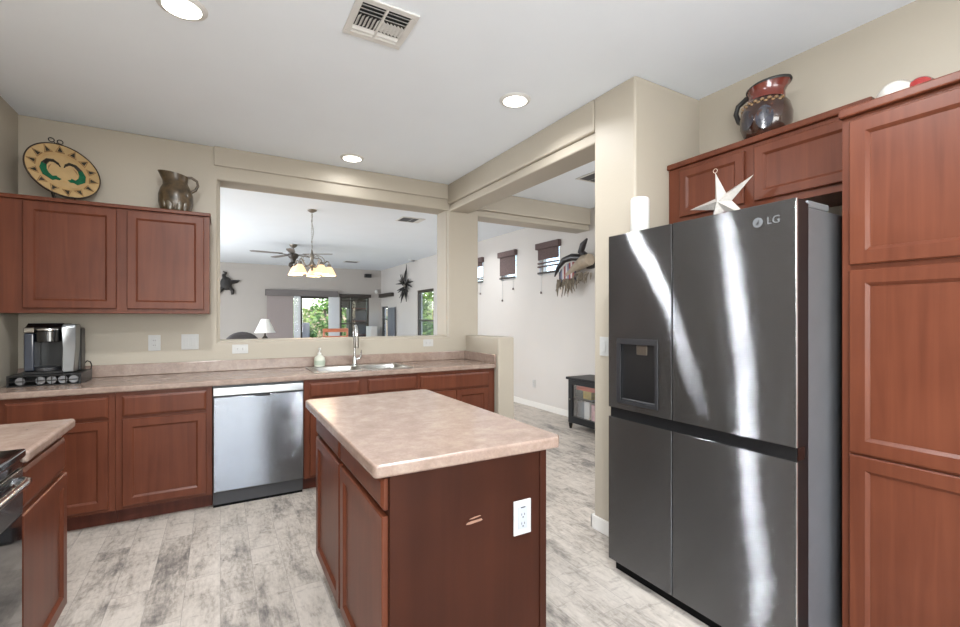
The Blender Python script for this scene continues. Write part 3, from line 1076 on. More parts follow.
m.prism(hp, (0, 0, 1.195), (1, 0, 0), (0, 1, 0), (0, 0, 1), 0.075)
m.build('brew_head', M['gloss'], t, bevel=0.006, seg=2, smooth=40)
m = MB()
m.prism([(p[0], p[1] - 0.003 if p[1] < 4.05 else p[1]) for p in hp], (0, 0, 1.271), (1, 0, 0), (0, 1, 0), (0, 0, 1), 0.014)
m.build('silver_band', M['chrome'], t, bevel=0.003, smooth=40)
m = MB()
m.prism([(3.968, 1.290), (4.03, 1.318), (4.20, 1.318), (4.21, 1.2855), (3.97, 1.2855)], (-1.08, 0, 0), (0, 1, 0), (0, 0, 1), (1, 0, 0), 0.20)
m.build('lid', M['gloss'], t, bevel=0.006, seg=2)
m = MB()
m.loops([[(-0.878, 3.958, 0.992), (-0.815, 3.985, 0.992), (-0.815, 4.098, 0.992), (-0.878, 4.098, 0.992)],
         [(-0.876, 3.966, 1.15), (-0.806, 3.992, 1.15), (-0.806, 4.098, 1.15), (-0.876, 4.098, 1.15)],
         [(-0.880, 3.955, 1.29), (-0.803, 3.982, 1.29), (-0.803, 4.098, 1.29), (-0.880, 4.098, 1.29)],
         [(-0.876, 3.975, 1.312), (-0.806, 3.99, 1.312), (-0.806, 4.098, 1.312), (-0.876, 4.098, 1.312)]])
m.build('side_panel', metal('silver_panel', (150, 153, 155), 0.3), t, bevel=0.005, seg=2, smooth=40)
MB().tube([(-0.815, 4.225, 1.02), (-0.795, 4.235, 1.045), (-0.778, 4.25, 1.035), (-0.772, 4.262, 1.01), (-0.778, 4.268, 0.98), (-0.80, 4.27, 0.94), (-0.84, 4.27, 0.922)], 0.0042, 8).build('power_cord', M['black'], t, smooth=60)
t.location.x -= 0.022
t.scale.x = 0.90


# ------------------------------------------------------------------ wall plates
def plate_on(name, label, cat, face, c, w, h, kind, group=None):
    """face '-y' or '-x': plate with toggles / sockets, local plane (a across, z up)"""
    t = thing(name, label, cat, c, group=group)
    if face == '-y':
        a, n = Vector((1, 0, 0)), Vector((0, -1, 0))
    else:
        a, n = Vector((0, -1, 0)), Vector((-1, 0, 0))
    z = Vector((0, 0, 1))
    C0 = Vector(c)

    def rb(name, mat, x0, x1, z0, z1, d0, d1, par):
        pts = [(x0, z0), (x1, z0), (x1, z1), (x0, z1)]
        m = MB().prism(pts, C0 + n * d0, a, z, n, d1 - d0)
        return m.build(name, mat, par, bevel=0.0012)
    p = rb('cover_plate', M['plate'], -w / 2, w / 2, -h / 2, h / 2, 0.0004, 0.006, t)
    if kind == 'switch':
        rb('rocker', M['plate'], -0.017, 0.017, -0.033, 0.033, 0.0061, 0.010, t)
    elif kind == 'double':
        for q in (-0.025, 0.025):
            rb('rocker', M['plate'], q - 0.016, q + 0.016, -0.033, 0.033, 0.0061, 0.010, t)
    elif kind == 'duplex':
        s = rb('socket_face', M['plate'], -0.017, 0.017, -0.034, 0.034, 0.0061, 0.009, t)
        for zz in (-0.019, 0.019):
            for xx in (-0.006, 0.006):
                m = MB()
                m.prism([(xx - 0.0012, zz - 0.004), (xx + 0.0012, zz - 0.004), (xx + 0.0012, zz + 0.004), (xx - 0.0012, zz + 0.004)], C0 + n * 0.0091, a, z, n, 0.0003)
                m.build('slot', M['slot'], s)
    elif kind == 'horizontal':
        s = rb('socket_face', M['plate'], -0.034, 0.034, -0.017, 0.017, 0.0061, 0.009, t)
        for xx in (-0.019, 0.019):
            for zz in (-0.006, 0.006):
                m = MB()
                m.prism([(xx - 0.004, zz - 0.0012), (xx + 0.004, zz - 0.0012), (xx + 0.004, zz + 0.0012), (xx - 0.004, zz + 0.0012)], C0 + n * 0.0091, a, z, n, 0.0003)
                m.build('slot', M['slot'], s)
    elif kind == 'usb':
        s = rb('socket_face', plain('pale_blue_white_plastic', (168, 172, 178), 0.35, 0.01), -0.020, 0.020, -0.040, 0.040, 0.0061, 0.009, t)
        rb('status_window', M['darkgrey'], -0.010, 0.010, 0.035, 0.0395, 0.0091, 0.0097, s)
        for zz in (-0.02, 0.012):
            for xx in (-0.006, 0.006):
                m = MB()
                m.prism([(xx - 0.0012, zz - 0.004), (xx + 0.0012, zz - 0.004), (xx + 0.0012, zz + 0.004), (xx - 0.0012, zz + 0.004)], C0 + n * 0.0091, a, z, n, 0.0003)
                m.build('slot', M['slot'], s)
            m = MB()
            m.prism([(0.003 * math.cos(k * PI / 4), zz - 0.010 + 0.003 * math.sin(k * PI / 4)) for k in range(8)], C0 + n * 0.0091, a, z, n, 0.0003)
            m.build('slot', M['slot'], s)
    return t


plate_on('wall_outlet', 'white single-gang outlet on the back wall, left of the double switch', 'outlet', '-y', (-0.444, B, 1.160), 0.078, 0.122, 'duplex')
plate_on('light_switch', 'white double switch plate on the back wall beside the pass-through', 'switch', '-y', (-0.210, B, 1.162), 0.118, 0.122, 'double')
plate_on('wall_outlet', 'white sideways outlet under the left end of the pass-through', 'outlet', '-y', (0.146, B, 1.092), 0.118, 0.075, 'horizontal')
plate_on('wall_outlet', 'white sideways outlet under the right end of the pass-through', 'outlet', '-y', (1.866, B, 1.098), 0.112, 0.072, 'horizontal')
plate_on('island_outlet', 'white outlet on the brown end of the kitchen island', 'outlet', '-y', (0.941, IY0 - 0.0003, 0.636), 0.074, 0.122, 'usb')
plate_on('light_switch', 'white switch plate on the wall end behind the refrigerator', 'switch', '-x', (2.09, 2.055, 1.175), 0.075, 0.118, 'switch')
plate_on('wall_outlet', 'white outlet low on the white hall wall', 'outlet', '-x', (HX, 5.52, 0.36), 0.072, 0.118, 'duplex')

# ------------------------------------------------------------------ ceiling lights and vents
lens0 = None
for q, (x, y, lab) in enumerate(((-0.15, 2.45, 'recessed ceiling light at the top left over the stove side'), (1.01, 4.01, 'recessed ceiling light above the sink near the back wall'),
                                 (1.66, 2.42, 'recessed ceiling light above the island near the beam'))):
    t = thing('recessed_light', lab, 'ceiling light', (x, y, H), group='recessed kitchen ceiling lights')
    MB().lathe([(0.077, H - 0.012), (0.086, H - 0.010), (0.100, H - 0.003), (0.102, H - 0.0004), (0.074, H - 0.0004)], (x, y, 0), 32, cap=False).build('trim_ring', M['white'], t, smooth=40)
    MB().lathe([(0.0, H - 0.0095), (0.06, H - 0.0095), (0.0765, H - 0.0085), (0.0765, H - 0.001)], (x, y, 0), 32, cap=False).build('lens', M['can'], t, smooth=40)
    area('can_light', (x, y, H - 0.014), (0, 0, 0), 0.15, 0, CAN_W * (1.7, 0.12, 0.58)[q], (0.95, 0.975, 1.0), 'DISK', (3.1, 2.9, 2.6)[q])
# ceiling lights added outside the frame to brighten these rooms
for q, (x, y, pw) in enumerate(((1.05, 0.85, 1.9), (-0.45, 0.9, 1.0), (1.6, -1.9, 0.3), (-0.1, -1.9, 0.3), (3.3, 2.2, 0.8), (3.35, 6.6, 0.7), (-1.2, 6.5, 1.2), (-1.2, 10.5, 1.2))):
    t = thing('recessed_light', ('added recessed light out of view in the kitchen', 'added recessed light out of view in the side rooms')[q > 3], 'ceiling light', (x, y, H), group=('added recessed lights of the kitchen', 'added recessed lights of the side rooms')[q > 3])
    MB().lathe([(0.077, H - 0.012), (0.086, H - 0.010), (0.100, H - 0.003), (0.102, H - 0.0004), (0.074, H - 0.0004)], (x, y, 0), 24, cap=False).build('trim_ring', M['white'], t, smooth=40)
    MB().lathe([(0.0, H - 0.0095), (0.06, H - 0.0095), (0.0765, H - 0.0085), (0.0765, H - 0.001)], (x, y, 0), 24, cap=False).build('lens', M['can'], t, smooth=40)
    area('can_light', (x, y, H - 0.014), (0, 0, 0), 0.15, 0, CAN_W * pw, (0.95, 0.975, 1.0), 'DISK', 3.1 if q < 4 else 2.6)

t = thing('ceiling_vent', 'large white square ceiling vent with four louvre fields above the kitchen', 'vent', (0.667, 2.12, H))
VX0, VX1, VY0, VY1 = 0.520, 0.812, 1.965, 2.262
MB().box(VX0 + 0.03, VX1 - 0.03, VY0 + 0.03, VY1 - 0.03, H - 0.002, H - 0.0004).build('duct_back', M['black'], t)
m = MB()
fw = 0.032
for b in ((VX0, VX1, VY0, VY0 + fw), (VX0, VX1, VY1 - fw, VY1), (VX0, VX0 + fw, VY0 + fw, VY1 - fw), (VX1 - fw, VX1, VY0 + fw, VY1 - fw)):
    m.box(b[0], b[1], b[2], b[3], H - 0.010, H - 0.0004)
mx_, my_ = (VX0 + VX1) / 2, (VY0 + VY1) / 2
m.box(mx_ - 0.006, mx_ + 0.006, VY0 + fw, VY1 - fw, H - 0.012, H - 0.002)
m.build('frame', M['white'], t, bevel=0.002)
for q in range(3):          # near band of long louvres, tilted toward the frame
    for x0, x1 in ((VX0 + fw, mx_ - 0.006), (mx_ + 0.006, VX1 - fw)):
        y = VY0 + fw + 0.008 + q * 0.026
        MB().loops([[(x, y + 0.011, H - 0.003), (x, y + 0.014, H - 0.003), (x, y + 0.003, H - 0.014), (x, y, H - 0.014)] for x in (x0, x1)]).build('louvre', M['white'], t)
for side in (0, 1):         # two fields of crosswise louvres
    x0, x1 = ((VX0 + fw, mx_ - 0.006), (mx_ + 0.006, VX1 - fw))[side]
    for q in range(6):
        x = x0 + 0.002 + q * 0.0178
        s = 0.012 if side else -0.012
        xx = x + (0 if side else 0.013)
        MB().loops([[(xx, y, H - 0.003), (xx + 0.0028, y, H - 0.003), (xx + s + 0.0028, y, H - 0.014), (xx + s, y, H - 0.014)] for y in (VY0 + fw + 0.090, VY0 + fw + 0.168)]).build('louvre', M['white'], t)
for q in range(2):          # far band tilted away
    for x0, x1 in ((VX0 + fw, mx_ - 0.006), (mx_ + 0.006, VX1 - fw)):
        y = VY0 + fw + 0.182 + q * 0.024
        MB().loops([[(x, y, H - 0.003), (x, y + 0.003, H - 0.003), (x, y + 0.020, H - 0.014), (x, y + 0.017, H - 0.014)] for x in (x0, x1)]).build('louvre', M['white'], t)


def slot_vent(label, x0, x1, y0, y1, dark):
    t = thing('ceiling_vent', label, 'vent', ((x0 + x1) / 2, (y0 + y1) / 2, H))
    MB().box(x0, x1, y0, y1, H - 0.008, H - 0.0004).build('frame', M['white'], t, bevel=0.002)
    m = MB()
    for a0, a1 in dark:
        m.box(a0, a1, y0 + 0.03, y1 - 0.03, H - 0.009, H - 0.0081)
    m.build('grille', M['darkgrey'], t)


slot_vent('white ceiling vent beyond the pass-through, right of the chandelier', 2.19, 2.54, 5.95, 6.25, ((2.22, 2.36), (2.37, 2.45)))
slot_vent('small far ceiling vent near the family room back wall', 2.66, 3.02, 11.2, 11.5, ((2.69, 2.99),))
slot_vent('dark ceiling vent over the hall, beside the niche wall', 3.12, 3.42, 3.17, 3.47, ((3.15, 3.27), (3.28, 3.39)))
t = thing('smoke_detector', 'round grey smoke detector on the ceiling by the long wall', 'smoke detector', (4.02, 10.3, H))
MB().lathe([(0.0, H - 0.045), (0.06, H - 0.045), (0.075, H - 0.03), (0.078, H - 0.0004)], (4.02, 10.3, 0), 24).build('case', M['lightgrey'], t, smooth=40)
MB().lathe([(0.0785, H - 0.014), (0.084, H - 0.012), (0.084, H - 0.0005)], (4.02, 10.3, 0), 24, cap=False).build('base_ring', M['white'], t, smooth=40)

# ------------------------------------------------------------------ things on the cabinets
# peacock plate: local z is the face normal
t = thing('decorative_plate', 'round cream plate painted with two green peacocks, on the wall cabinet', 'plate', (-0.938, 4.12, 2.360), rot=(PI / 2 - 0.35, 0, 0.57))
cream, rimc, tan, green, dk, ochre = (plain('plate_cream', (176, 148, 104), 0.25, 0.08, coat=0.3), plain('plate_dark_rim', (50, 38, 28), 0.3), plain('plate_tan', (164, 128, 78), 0.3, 0.1),
                                      plain('plate_green', (20, 84, 56), 0.25, 0.25, 30), plain('plate_black', (34, 30, 22), 0.3), plain('plate_ochre', (120, 84, 44), 0.3))
m = MB()
m.mi = 0
R = 0.205
m.lathe([(0.0, -0.006), (0.10, -0.006), (R - 0.004, 0.012), (R - 0.004, 0.016), (0.125, 0.004), (0.0, 0.0)], n=64)
m.mi = 1
m.lathe([(R - 0.006, 0.010), (R + 0.002, 0.012), (R + 0.002, 0.019), (R - 0.006, 0.0185)], n=64, cap=False)


def surf(r):
    return 0.0008 + (0.004 * r / 0.125 if r < 0.125 else 0.004 + 0.012 * (r - 0.125) / (R - 0.129))


def ringflat(r0, r1, lift, a0=0, a1=2 * PI, n=64):
    pa = [[(r * math.cos(a0 + (a1 - a0) * k / n), r * math.sin(a0 + (a1 - a0) * k / n), surf(r) + lift) for k in range(n + 1)] for r in (r0, r1)]
    m.loops(pa, False, False, False)


PS = 1.0


def poly(pts, lift):
    pts = [(p[0] * PS, p[1] * PS) for p in pts]
    vs = [m.bm.verts.new((p[0], p[1], surf(math.hypot(p[0], p[1])) + lift)) for p in pts]
    m._f(vs)


m.mi = 2
ringflat(0.126, 0.130, 0.0002)
ringflat(0.138, 0.141, 0.0002)
for k in range(14):
    a = 2 * PI * (k + 0.5) / 14

    def P(r, da, a=a):
        return (r * math.cos(a + da), r * math.sin(a + da))
    m.mi = 5
    poly([P(0.145, -0.19), P(0.145, 0.19), P(0.198, 0.0)], 0.0003)
    m.mi = 0
    poly([P(0.149, -0.14), P(0.149, 0.14), P(0.188, 0.0)], 0.0012)
    m.mi = 4
    poly([P(0.150, -0.10), P(0.150, 0.10), P(0.185, 0.0)], 0.0020)
PS = 1.08
for s in (-1, 1):           # the two birds: crescent back, tail, neck and head
    m.mi = 4
    spine = [(s * 0.020, 0.052), (s * 0.040, 0.066), (s * 0.068, 0.060), (s * 0.090, 0.030), (s * 0.098, -0.005), (s * 0.090, -0.040), (s * 0.060, -0.064), (s * 0.032, -0.050)]
    wid = [0.006, 0.011, 0.012, 0.014, 0.018, 0.020, 0.017, 0.012]
    sp = [Vector((p[0], p[1], 0)) for p in spine]
    L_, R_ = [], []
    for i, p in enumerate(sp):
        d = (sp[min(i + 1, len(sp) - 1)] - sp[max(i - 1, 0)]).normalized()
        nn = Vector((-d.y, d.x, 0))
        L_.append(p + nn * wid[i])
        R_.append(p - nn * wid[i])
    for i in range(len(sp) - 1):
        m.mi = 4 if i < 3 else 3
        poly([L_[i], L_[i + 1], R_[i + 1], R_[i]], 0.0008)
    m.mi = 4
    poly([(s * 0.014, 0.040), (s * 0.030, 0.046), (s * 0.026, 0.062), (s * 0.014, 0.058)], 0.0011)
    poly([(s * 0.006, 0.030), (s * 0.014, 0.030), (s * 0.020, 0.050), (s * 0.013, 0.050)], 0.0011)
    m.mi = 3
    poly([(s * 0.036, -0.048), (s * 0.075, -0.070), (s * 0.028, -0.072), (s * 0.014, -0.058)], 0.0012)
    m.mi = 5
    poly([(s * 0.052, 0.040), (s * 0.070, 0.020), (s * 0.076, -0.010), (s * 0.070, 0.002), (s * 0.060, 0.024)], 0.0012)
m.mi = 2
poly([(-0.012, -0.078), (0.012, -0.078), (0.006, -0.066), (-0.006, -0.066)], 0.0006)
m.build('painted_face', [cream, rimc, tan, green, dk, ochre], t, smooth=30, world=False)
st = thing('plate_stand', 'black wrought iron easel holding the peacock plate', 'plate stand', (-0.938, 4.12, 2.1455), rz=0.57)
m = MB()
for s in (-1, 1):
    m.tube([(s * 0.065, -0.035, 0.004), (s * 0.062, -0.03, 0.012), (s * 0.055, 0.06, 0.16), (s * 0.012, 0.105, 0.40), (s * 0.006, 0.108, 0.435)], 0.0038, 8)
    m.tube([(s * 0.065, -0.075, 0.022), (s * 0.065, -0.075, 0.004), (s * 0.065, -0.035, 0.004), (s * 0.066, 0.02, 0.005)], 0.0038, 8)
    sc = []
    for k in range(13):
        a = 2 * PI * k / 12 - PI / 2 if s > 0 else 2 * PI * -k / 12 - PI / 2
        sc.append((s * 0.006 + s * 0.018 + 0.016 * math.cos(a + (PI if s > 0 else 0) * 0), 0.108, 0.447 + 0.014 * math.sin(a)))
    m.tube(sc, 0.003, 6)
m.tube([(-0.06, 0.02, 0.10), (0.06, 0.02, 0.10)], 0.003, 6)
m.build('easel_frame', M['iron'], st, smooth=60, world=False)
MB().tube([(0, 0.10, 0.39), (0, 0.125, 0.2), (0, 0.14, 0.004)], 0.0038, 8).build('rear_leg', M['iron'], st, smooth=60, world=False)

# brown pitcher
t = thing('pitcher', 'brown glazed clay pitcher with a tilted animal-like spout on the left wall cabinet', 'pitcher', (-0.292, 4.13, 2.146))
brown = plain('brown_mottled_glaze', (70, 56, 38), 0.34, 0.65, 22, coat=0.3)


def wp(p, a, r, z):
    if z > 0.22:
        k = (z - 0.22) / 0.10
        c = math.cos(a)
        p.x += -0.012 * k + (-0.022 * k if c < -0.5 else 0.004 * k)
        p.z += (-c) * 0.018 * k
        p.y *= 1 - 0.2 * k
    return p


MB().lathe([(0.0, 0.0), (0.088, 0.0), (0.098, 0.02), (0.112, 0.08), (0.112, 0.14), (0.100, 0.185), (0.084, 0.215), (0.078, 0.24), (0.082, 0.268), (0.088, 0.300), (0.082, 0.300), (0.070, 0.25), (0.0, 0.22)], n=36, warp=wp).build('body', brown, t, smooth=60, world=False)
MB().tube([(0.062, 0, 0.285), (0.10, 0, 0.290), (0.135, 0, 0.268), (0.142, 0, 0.232), (0.125, 0, 0.195), (0.092, 0, 0.175)], [0.011, 0.011, 0.010, 0.010, 0.011, 0.013], 10).build('handle', brown, t, smooth=60, world=False)
m = MB()
for s in (-0.028, 0.022):
    m.ball((s - 0.012, -0.062, 0.282), (0.010, 0.006, 0.010), 10, 6)
m.build('eye', plain('eye_glaze', (38, 30, 24), 0.2), t, smooth=60, world=False)
m = MB()
for x, z, w, h_ in ((-0.03, 0.055, 0.022, 0.05), (0.025, 0.06, 0.02, 0.055), (0.06, 0.05, 0.016, 0.045), (-0.065, 0.07, 0.014, 0.04)):
    yy = -math.sqrt(max(0.1055 ** 2 - x * x, 0.0001))
    m.ball((x, yy + 0.004, z), (w, 0.009, h_), 12, 8)
m.build('relief_patch', plain('pale_glaze_relief', (92, 84, 70), 0.3, 0.4, 40, coat=0.4), t, smooth=60, world=False)

# red jug
t = thing('jug', 'dark red-brown glazed jug with flared spout above the refrigerator', 'jug', (2.525, 1.318, 2.286), rz=-PI / 2)
redneck = plain('red_glaze', (98, 38, 28), 0.2, 0.25, 12, coat=0.6)
jb = plain('brown_pattern_glaze', (52, 30, 22), 0.18, 0.6, 26, coat=0.7)


def wj(p, a, r, z):
    if z > 0.23:
        k = (z - 0.23) / 0.11
        c = math.cos(a)
        p.x += 0.010 * k + (0.034 * k * max(c, 0) ** 3)
        p.z += c * 0.020 * k
    return p


m = MB()
m.lathe([(0.0, 0.0), (0.075, 0.0), (0.098, 0.03), (0.120, 0.09), (0.122, 0.14), (0.110, 0.19), (0.088, 0.222)], n=40, cap=False)
m.build('body', jb, t, smooth=60, world=False)
MB().lathe([(0.0885, 0.2215), (0.080, 0.25), (0.083, 0.265), (0.093, 0.29), (0.087, 0.29), (0.072, 0.255), (0.0, 0.23)], n=40, warp=wj, cap=False).build('neck', redneck, t, smooth=60, world=False)
MB().lathe([(0.095, 0.287), (0.098, 0.293), (0.093, 0.299), (0.086, 0.293)], n=40, warp=wj, cap=False).build('rim', M['iron'], t, smooth=60, world=False)
MB().tube([(-0.072, 0, 0.272), (-0.105, 0, 0.278), (-0.150, 0, 0.255), (-0.162, 0, 0.215), (-0.145, 0, 0.165), (-0.112, 0, 0.14)], [0.014, 0.014, 0.013, 0.013, 0.013, 0.015], 10).build('handle', M['iron'], t, smooth=60, world=False)
m = MB()
for a0, z0, w in ((-1.9, 0.11, 0.05), (-1.15, 0.10, 0.06)):
    pts = []
    for k in range(14):
        q = 2 * PI * k / 14
        z = z0 + w * math.sin(q)
        rr2 = 0.1215 if z < 0.16 else 0.119 - (z - 0.16) * 0.45
        an = a0 + 0.34 * math.cos(q)
        pts.append((rr2 * math.cos(an), rr2 * math.sin(an), z))
    c0 = m.bm.verts.new((0.123 * math.cos(a0), 0.123 * math.sin(a0), z0))
    vs = [m.bm.verts.new(p) for p in pts]
    for k in range(14):
        m._f([c0, vs[k], vs[(k + 1) % 14]])
m.build('painted_panel', plain('dark_blue_panel', (40, 40, 50), 0.2, 0.4, 30, coat=0.6), t, smooth=60, world=False)
m = MB()
for q in range(16):
    a = -2.6 + q * 0.15
    m.ball((0.106 * math.cos(a), 0.106 * math.sin(a), 0.186 + 0.012 * (q % 2)), (0.011, 0.011, 0.008), 8, 5)
m.build('relief_flowers', plain('tan_relief', (128, 100, 66), 0.3, 0.3, coat=0.4), t, smooth=60, world=False)

# red and white ornament on the pantry
t = thing('ornament', 'white and red glazed bird ornament lying on top of the pantry', 'ornament', (2.29, 0.685, 2.1555), rz=-PI / 2)
m = MB()
prof = []
for j in range(13):
    u = j / 12
    x = -0.085 + 0.115 * u
    rad = 0.062 * math.sin(PI * (0.08 + 0.80 * u)) ** 0.75
    prof.append([(x, rad * math.cos(2 * PI * k / 24) * (1 + 0.05 * math.cos(8 * PI * k / 24 * 2)), 0.060 + rad * math.sin(2 * PI * k / 24) * (1 + 0.05 * math.cos(16 * PI * k / 24))) for k in range(24)])
m.loops(prof)
m.build('body', plain('white_ridged_glaze', (190, 186, 178), 0.25, 0.15, 40, coat=0.6), t, smooth=70, world=False)
MB().ball((0.045, 0, 0.066), (0.040, 0.040, 0.040), 18, 12).build('head', plain('red_glass_glaze', (150, 38, 36), 0.12, 0.3, 20, coat=0.8), t, smooth=70, world=False)
MB().tube([(0.070, 0, 0.068), (0.095, 0, 0.056), (0.112, 0, 0.046)], [0.022, 0.012, 0.003], 10).build('beak', plain('dark_red_glaze', (96, 40, 34), 0.2, coat=0.6), t, smooth=70, world=False)
m = MB()
for s in (-1, 1):
    m.tube([(-0.02, s * 0.02, 0.012), (-0.02, s * 0.02, 0.0)], 0.012, 8)
m.build('foot', plain('dark_red_foot', (96, 40, 34), 0.3), t, smooth=70, world=False)

# star on the fridge
t = thing('star', 'white five-pointed dimensional star standing on top of the refrigerator', 'star ornament', (2.19, 1.372, 1.7695))
white_star = plain('white_pearl_star', (182, 178, 172), 0.3, 0.12, 60, coat=0.4)
m = MB()
RS, rs = 0.182, 0.050
cz = 0.172
a0 = math.radians(108)
pts = []
for k in range(10):
    r = RS if k % 2 == 0 else rs
    a = a0 + k * PI / 5
    pts.append((0.0, -r * math.cos(a), cz + r * math.sin(a)))
lean = math.radians(10)


def ln(p):
    return (p[0] + (p[2]) * math.tan(lean), p[1], p[2])


vs = [m.bm.verts.new(ln(p)) for p in pts]
cf = m.bm.verts.new(ln((-0.045, 0, cz)))
cb_ = m.bm.verts.new(ln((0.045, 0, cz)))
for k in range(10):
    m._f([cf, vs[k], vs[(k + 1) % 10]])
    m._f([cb_, vs[(k + 1) % 10], vs[k]])
m.build('star_body', white_star, t, world=False)
tip = ln(pts[0])
m = MB()
rp = []
for k in range(17):
    a = 2 * PI * k / 16
    rp.append((tip[0], tip[1] + 0.011 * math.cos(a), tip[2] + 0.010 + 0.011 * math.sin(a)))
m.tube(rp, 0.0016, 6)
m.build('hanging_ring', plain('pale_ring', (206, 186, 170), 0.5), t, smooth=60, world=False)
# candle
t = thing('pillar_candle', 'white pillar candle at the left end of the refrigerator top', 'candle', (1.95, 1.662, 1.7905))
MB().lathe([(0.046, 0.0), (0.048, 0.004), (0.048, 0.196), (0.044, 0.203), (0.010, 0.198), (0.0, 0.198)], n=28).build('wax', plain('white_wax', (206, 204, 200), 0.45, 0.01, sss=0.1), t, smooth=40, world=False)
MB().tube([(0, 0, 0.198), (0.001, 0, 0.21)], 0.0015, 6).build('wick', M['black'], t, world=False)

# ------------------------------------------------------------------ chandelier, fan
CX, CY = 1.040, 6.2
t = thing('chandelier', 'five-light brushed nickel chandelier with frosted shades beyond the pass-through', 'chandelier', (CX, CY, H))
MB().lathe([(0.0, H - 0.035), (0.02, H - 0.034), (0.055, H - 0.015), (0.062, H - 0.0004)], (CX, CY, 0), 24).build('canopy', M['nickel'], t, smooth=40)
m = MB()
k = 0
z = H - 0.04
while z > 2.25:
    ring = [(CX + (0.009 * math.cos(2 * PI * q / 10) if k % 2 else 0), CY + (0 if k % 2 else 0.009 * math.cos(2 * PI * q / 10)), z - 0.016 + 0.017 * math.sin(2 * PI * q / 10)) for q in range(11)]
    m.tube(ring, 0.0022, 5)
    z -= 0.028
    k += 1
m.build('chain', M['nickel'], t, smooth=60)
MB().tube([(CX + 0.006 * math.sin(q * 1.3) + (0.014 if 3 < q < 9 else 0), CY, H - 0.03 - q * 0.042) for q in range(14)], 0.0035, 6).build('cord', M['nickel'], t, smooth=60)
MB().lathe([(0.0, 1.925), (0.010, 1.93), (0.018, 1.95), (0.010, 1.965), (0.030, 1.985), (0.040, 2.01), (0.030, 2.035), (0.018, 2.06), (0.026, 2.10), (0.030, 2.125), (0.016, 2.16), (0.008, 2.20), (0.0, 2.205)], (CX, CY, 0), 20).build('column', M['nickel'], t, smooth=50)
for q in range(5):
    a = 2 * PI * q / 5 - 1.20
    ca, sa = math.cos(a), math.sin(a)
    path = [(0.03, 2.02), (0.07, 1.985), (0.12, 1.985), (0.155, 2.03), (0.188, 2.065), (0.212, 2.06), (0.220, 2.035), (0.220, 2.015)]
    arm = MB().tube([(CX + r * ca, CY + r * sa, z) for r, z in path], 0.007, 8).build('arm', M['nickel'], t, smooth=60)
    m = MB()
    sc = [(0.028, 2.11), (0.08, 2.135), (0.13, 2.115), (0.165, 2.075), (0.155, 2.045), (0.135, 2.05)]
    m.tube([(CX + r * ca, CY + r * sa, z) for r, z in sc], 0.004, 6)
    m.build('scroll', M['nickel'], arm, smooth=60)
    x, y = CX + 0.220 * ca, CY + 0.220 * sa
    MB().lathe([(0.0, 2.03), (0.022, 2.026), (0.028, 2.005), (0.026, 1.985), (0.0, 1.985)], (x, y, 0), 16).build('socket', M['nickel'], arm, smooth=50)
    MB().lathe([(0.028, 1.990), (0.040, 1.980), (0.060, 1.945), (0.078, 1.905), (0.092, 1.878), (0.089, 1.876), (0.075, 1.905), (0.056, 1.944), (0.036, 1.976), (0.026, 1.985)], (x, y, 0), 24, cap=False).build('lamp_shade', M['shade'], arm, smooth=60)
    pl = bpy.data.lights.new('chandelier_bulb', 'POINT')
    pl.energy = 5
    pl.color = (1, 0.82, 0.6)
    pl.shadow_soft_size = 0.03
    po = bpy.data.objects.new('chandelier_bulb', pl)
    COL.objects.link(po)
    po.location = (x, y, 1.945)
for o in t.children:
    if o.name.split('.')[0] in ('column', 'arm'):
        o.location.z = 0.045

fx, fy = 1.22, 9.3
t = thing('ceiling_fan', 'dark bronze ceiling fan hanging behind the chandelier', 'ceiling fan', (fx, fy, H))
MB().lathe([(0.0, H - 0.06), (0.03, H - 0.058), (0.07, H - 0.02), (0.075, H - 0.0004)], (fx, fy, 0), 20).build('canopy', M['nickel'], t, smooth=40)
MB().tube([(fx, fy, H - 0.06), (fx, fy, 2.60)], 0.010, 10).build('downrod', M['nickel'], t, smooth=50)
MB().lathe([(0.0, 2.60), (0.05, 2.605), (0.09, 2.59), (0.10, 2.56), (0.08, 2.52), (0.05, 2.49), (0.045, 2.44), (0.08, 2.41), (0.09, 2.37), (0.06, 2.33), (0.0, 2.32)], (fx, fy, 0), 24).build('motor', M['darkframe'], t, smooth=50)
for q in range(5):
    a = 2 * PI * q / 5 + PI + 0.1
    ca, sa = math.cos(a), math.sin(a)

    def W(u, v, z, ca=ca, sa=sa):
        return (fx + u * ca - v * sa, fy + u * sa + v * ca, z)
    outline = [(0.20, -0.05), (0.60, -0.07), (0.72, -0.06), (0.76, 0.0), (0.72, 0.06), (0.60, 0.07), (0.20, 0.05)]
    bl = MB().loops([[W(u, v, 2.585 + v * 0.05) for u, v in outline], [W(u, v, 2.593 + v * 0.05) for u, v in outline]]).build('blade', plain('fan_blade_wood', (128, 122, 118), 0.5, 0.1), t)
    MB().loops([[W(0.08, -0.015, 2.574), W(0.26, -0.03, 2.576), W(0.26, 0.03, 2.578), W(0.08, 0.015, 2.574)], [W(0.08, -0.015, 2.580), W(0.26, -0.03, 2.5815), W(0.26, 0.03, 2.5845), W(0.08, 0.015, 2.580)]]).build('blade_iron', M['darkframe'], bl)

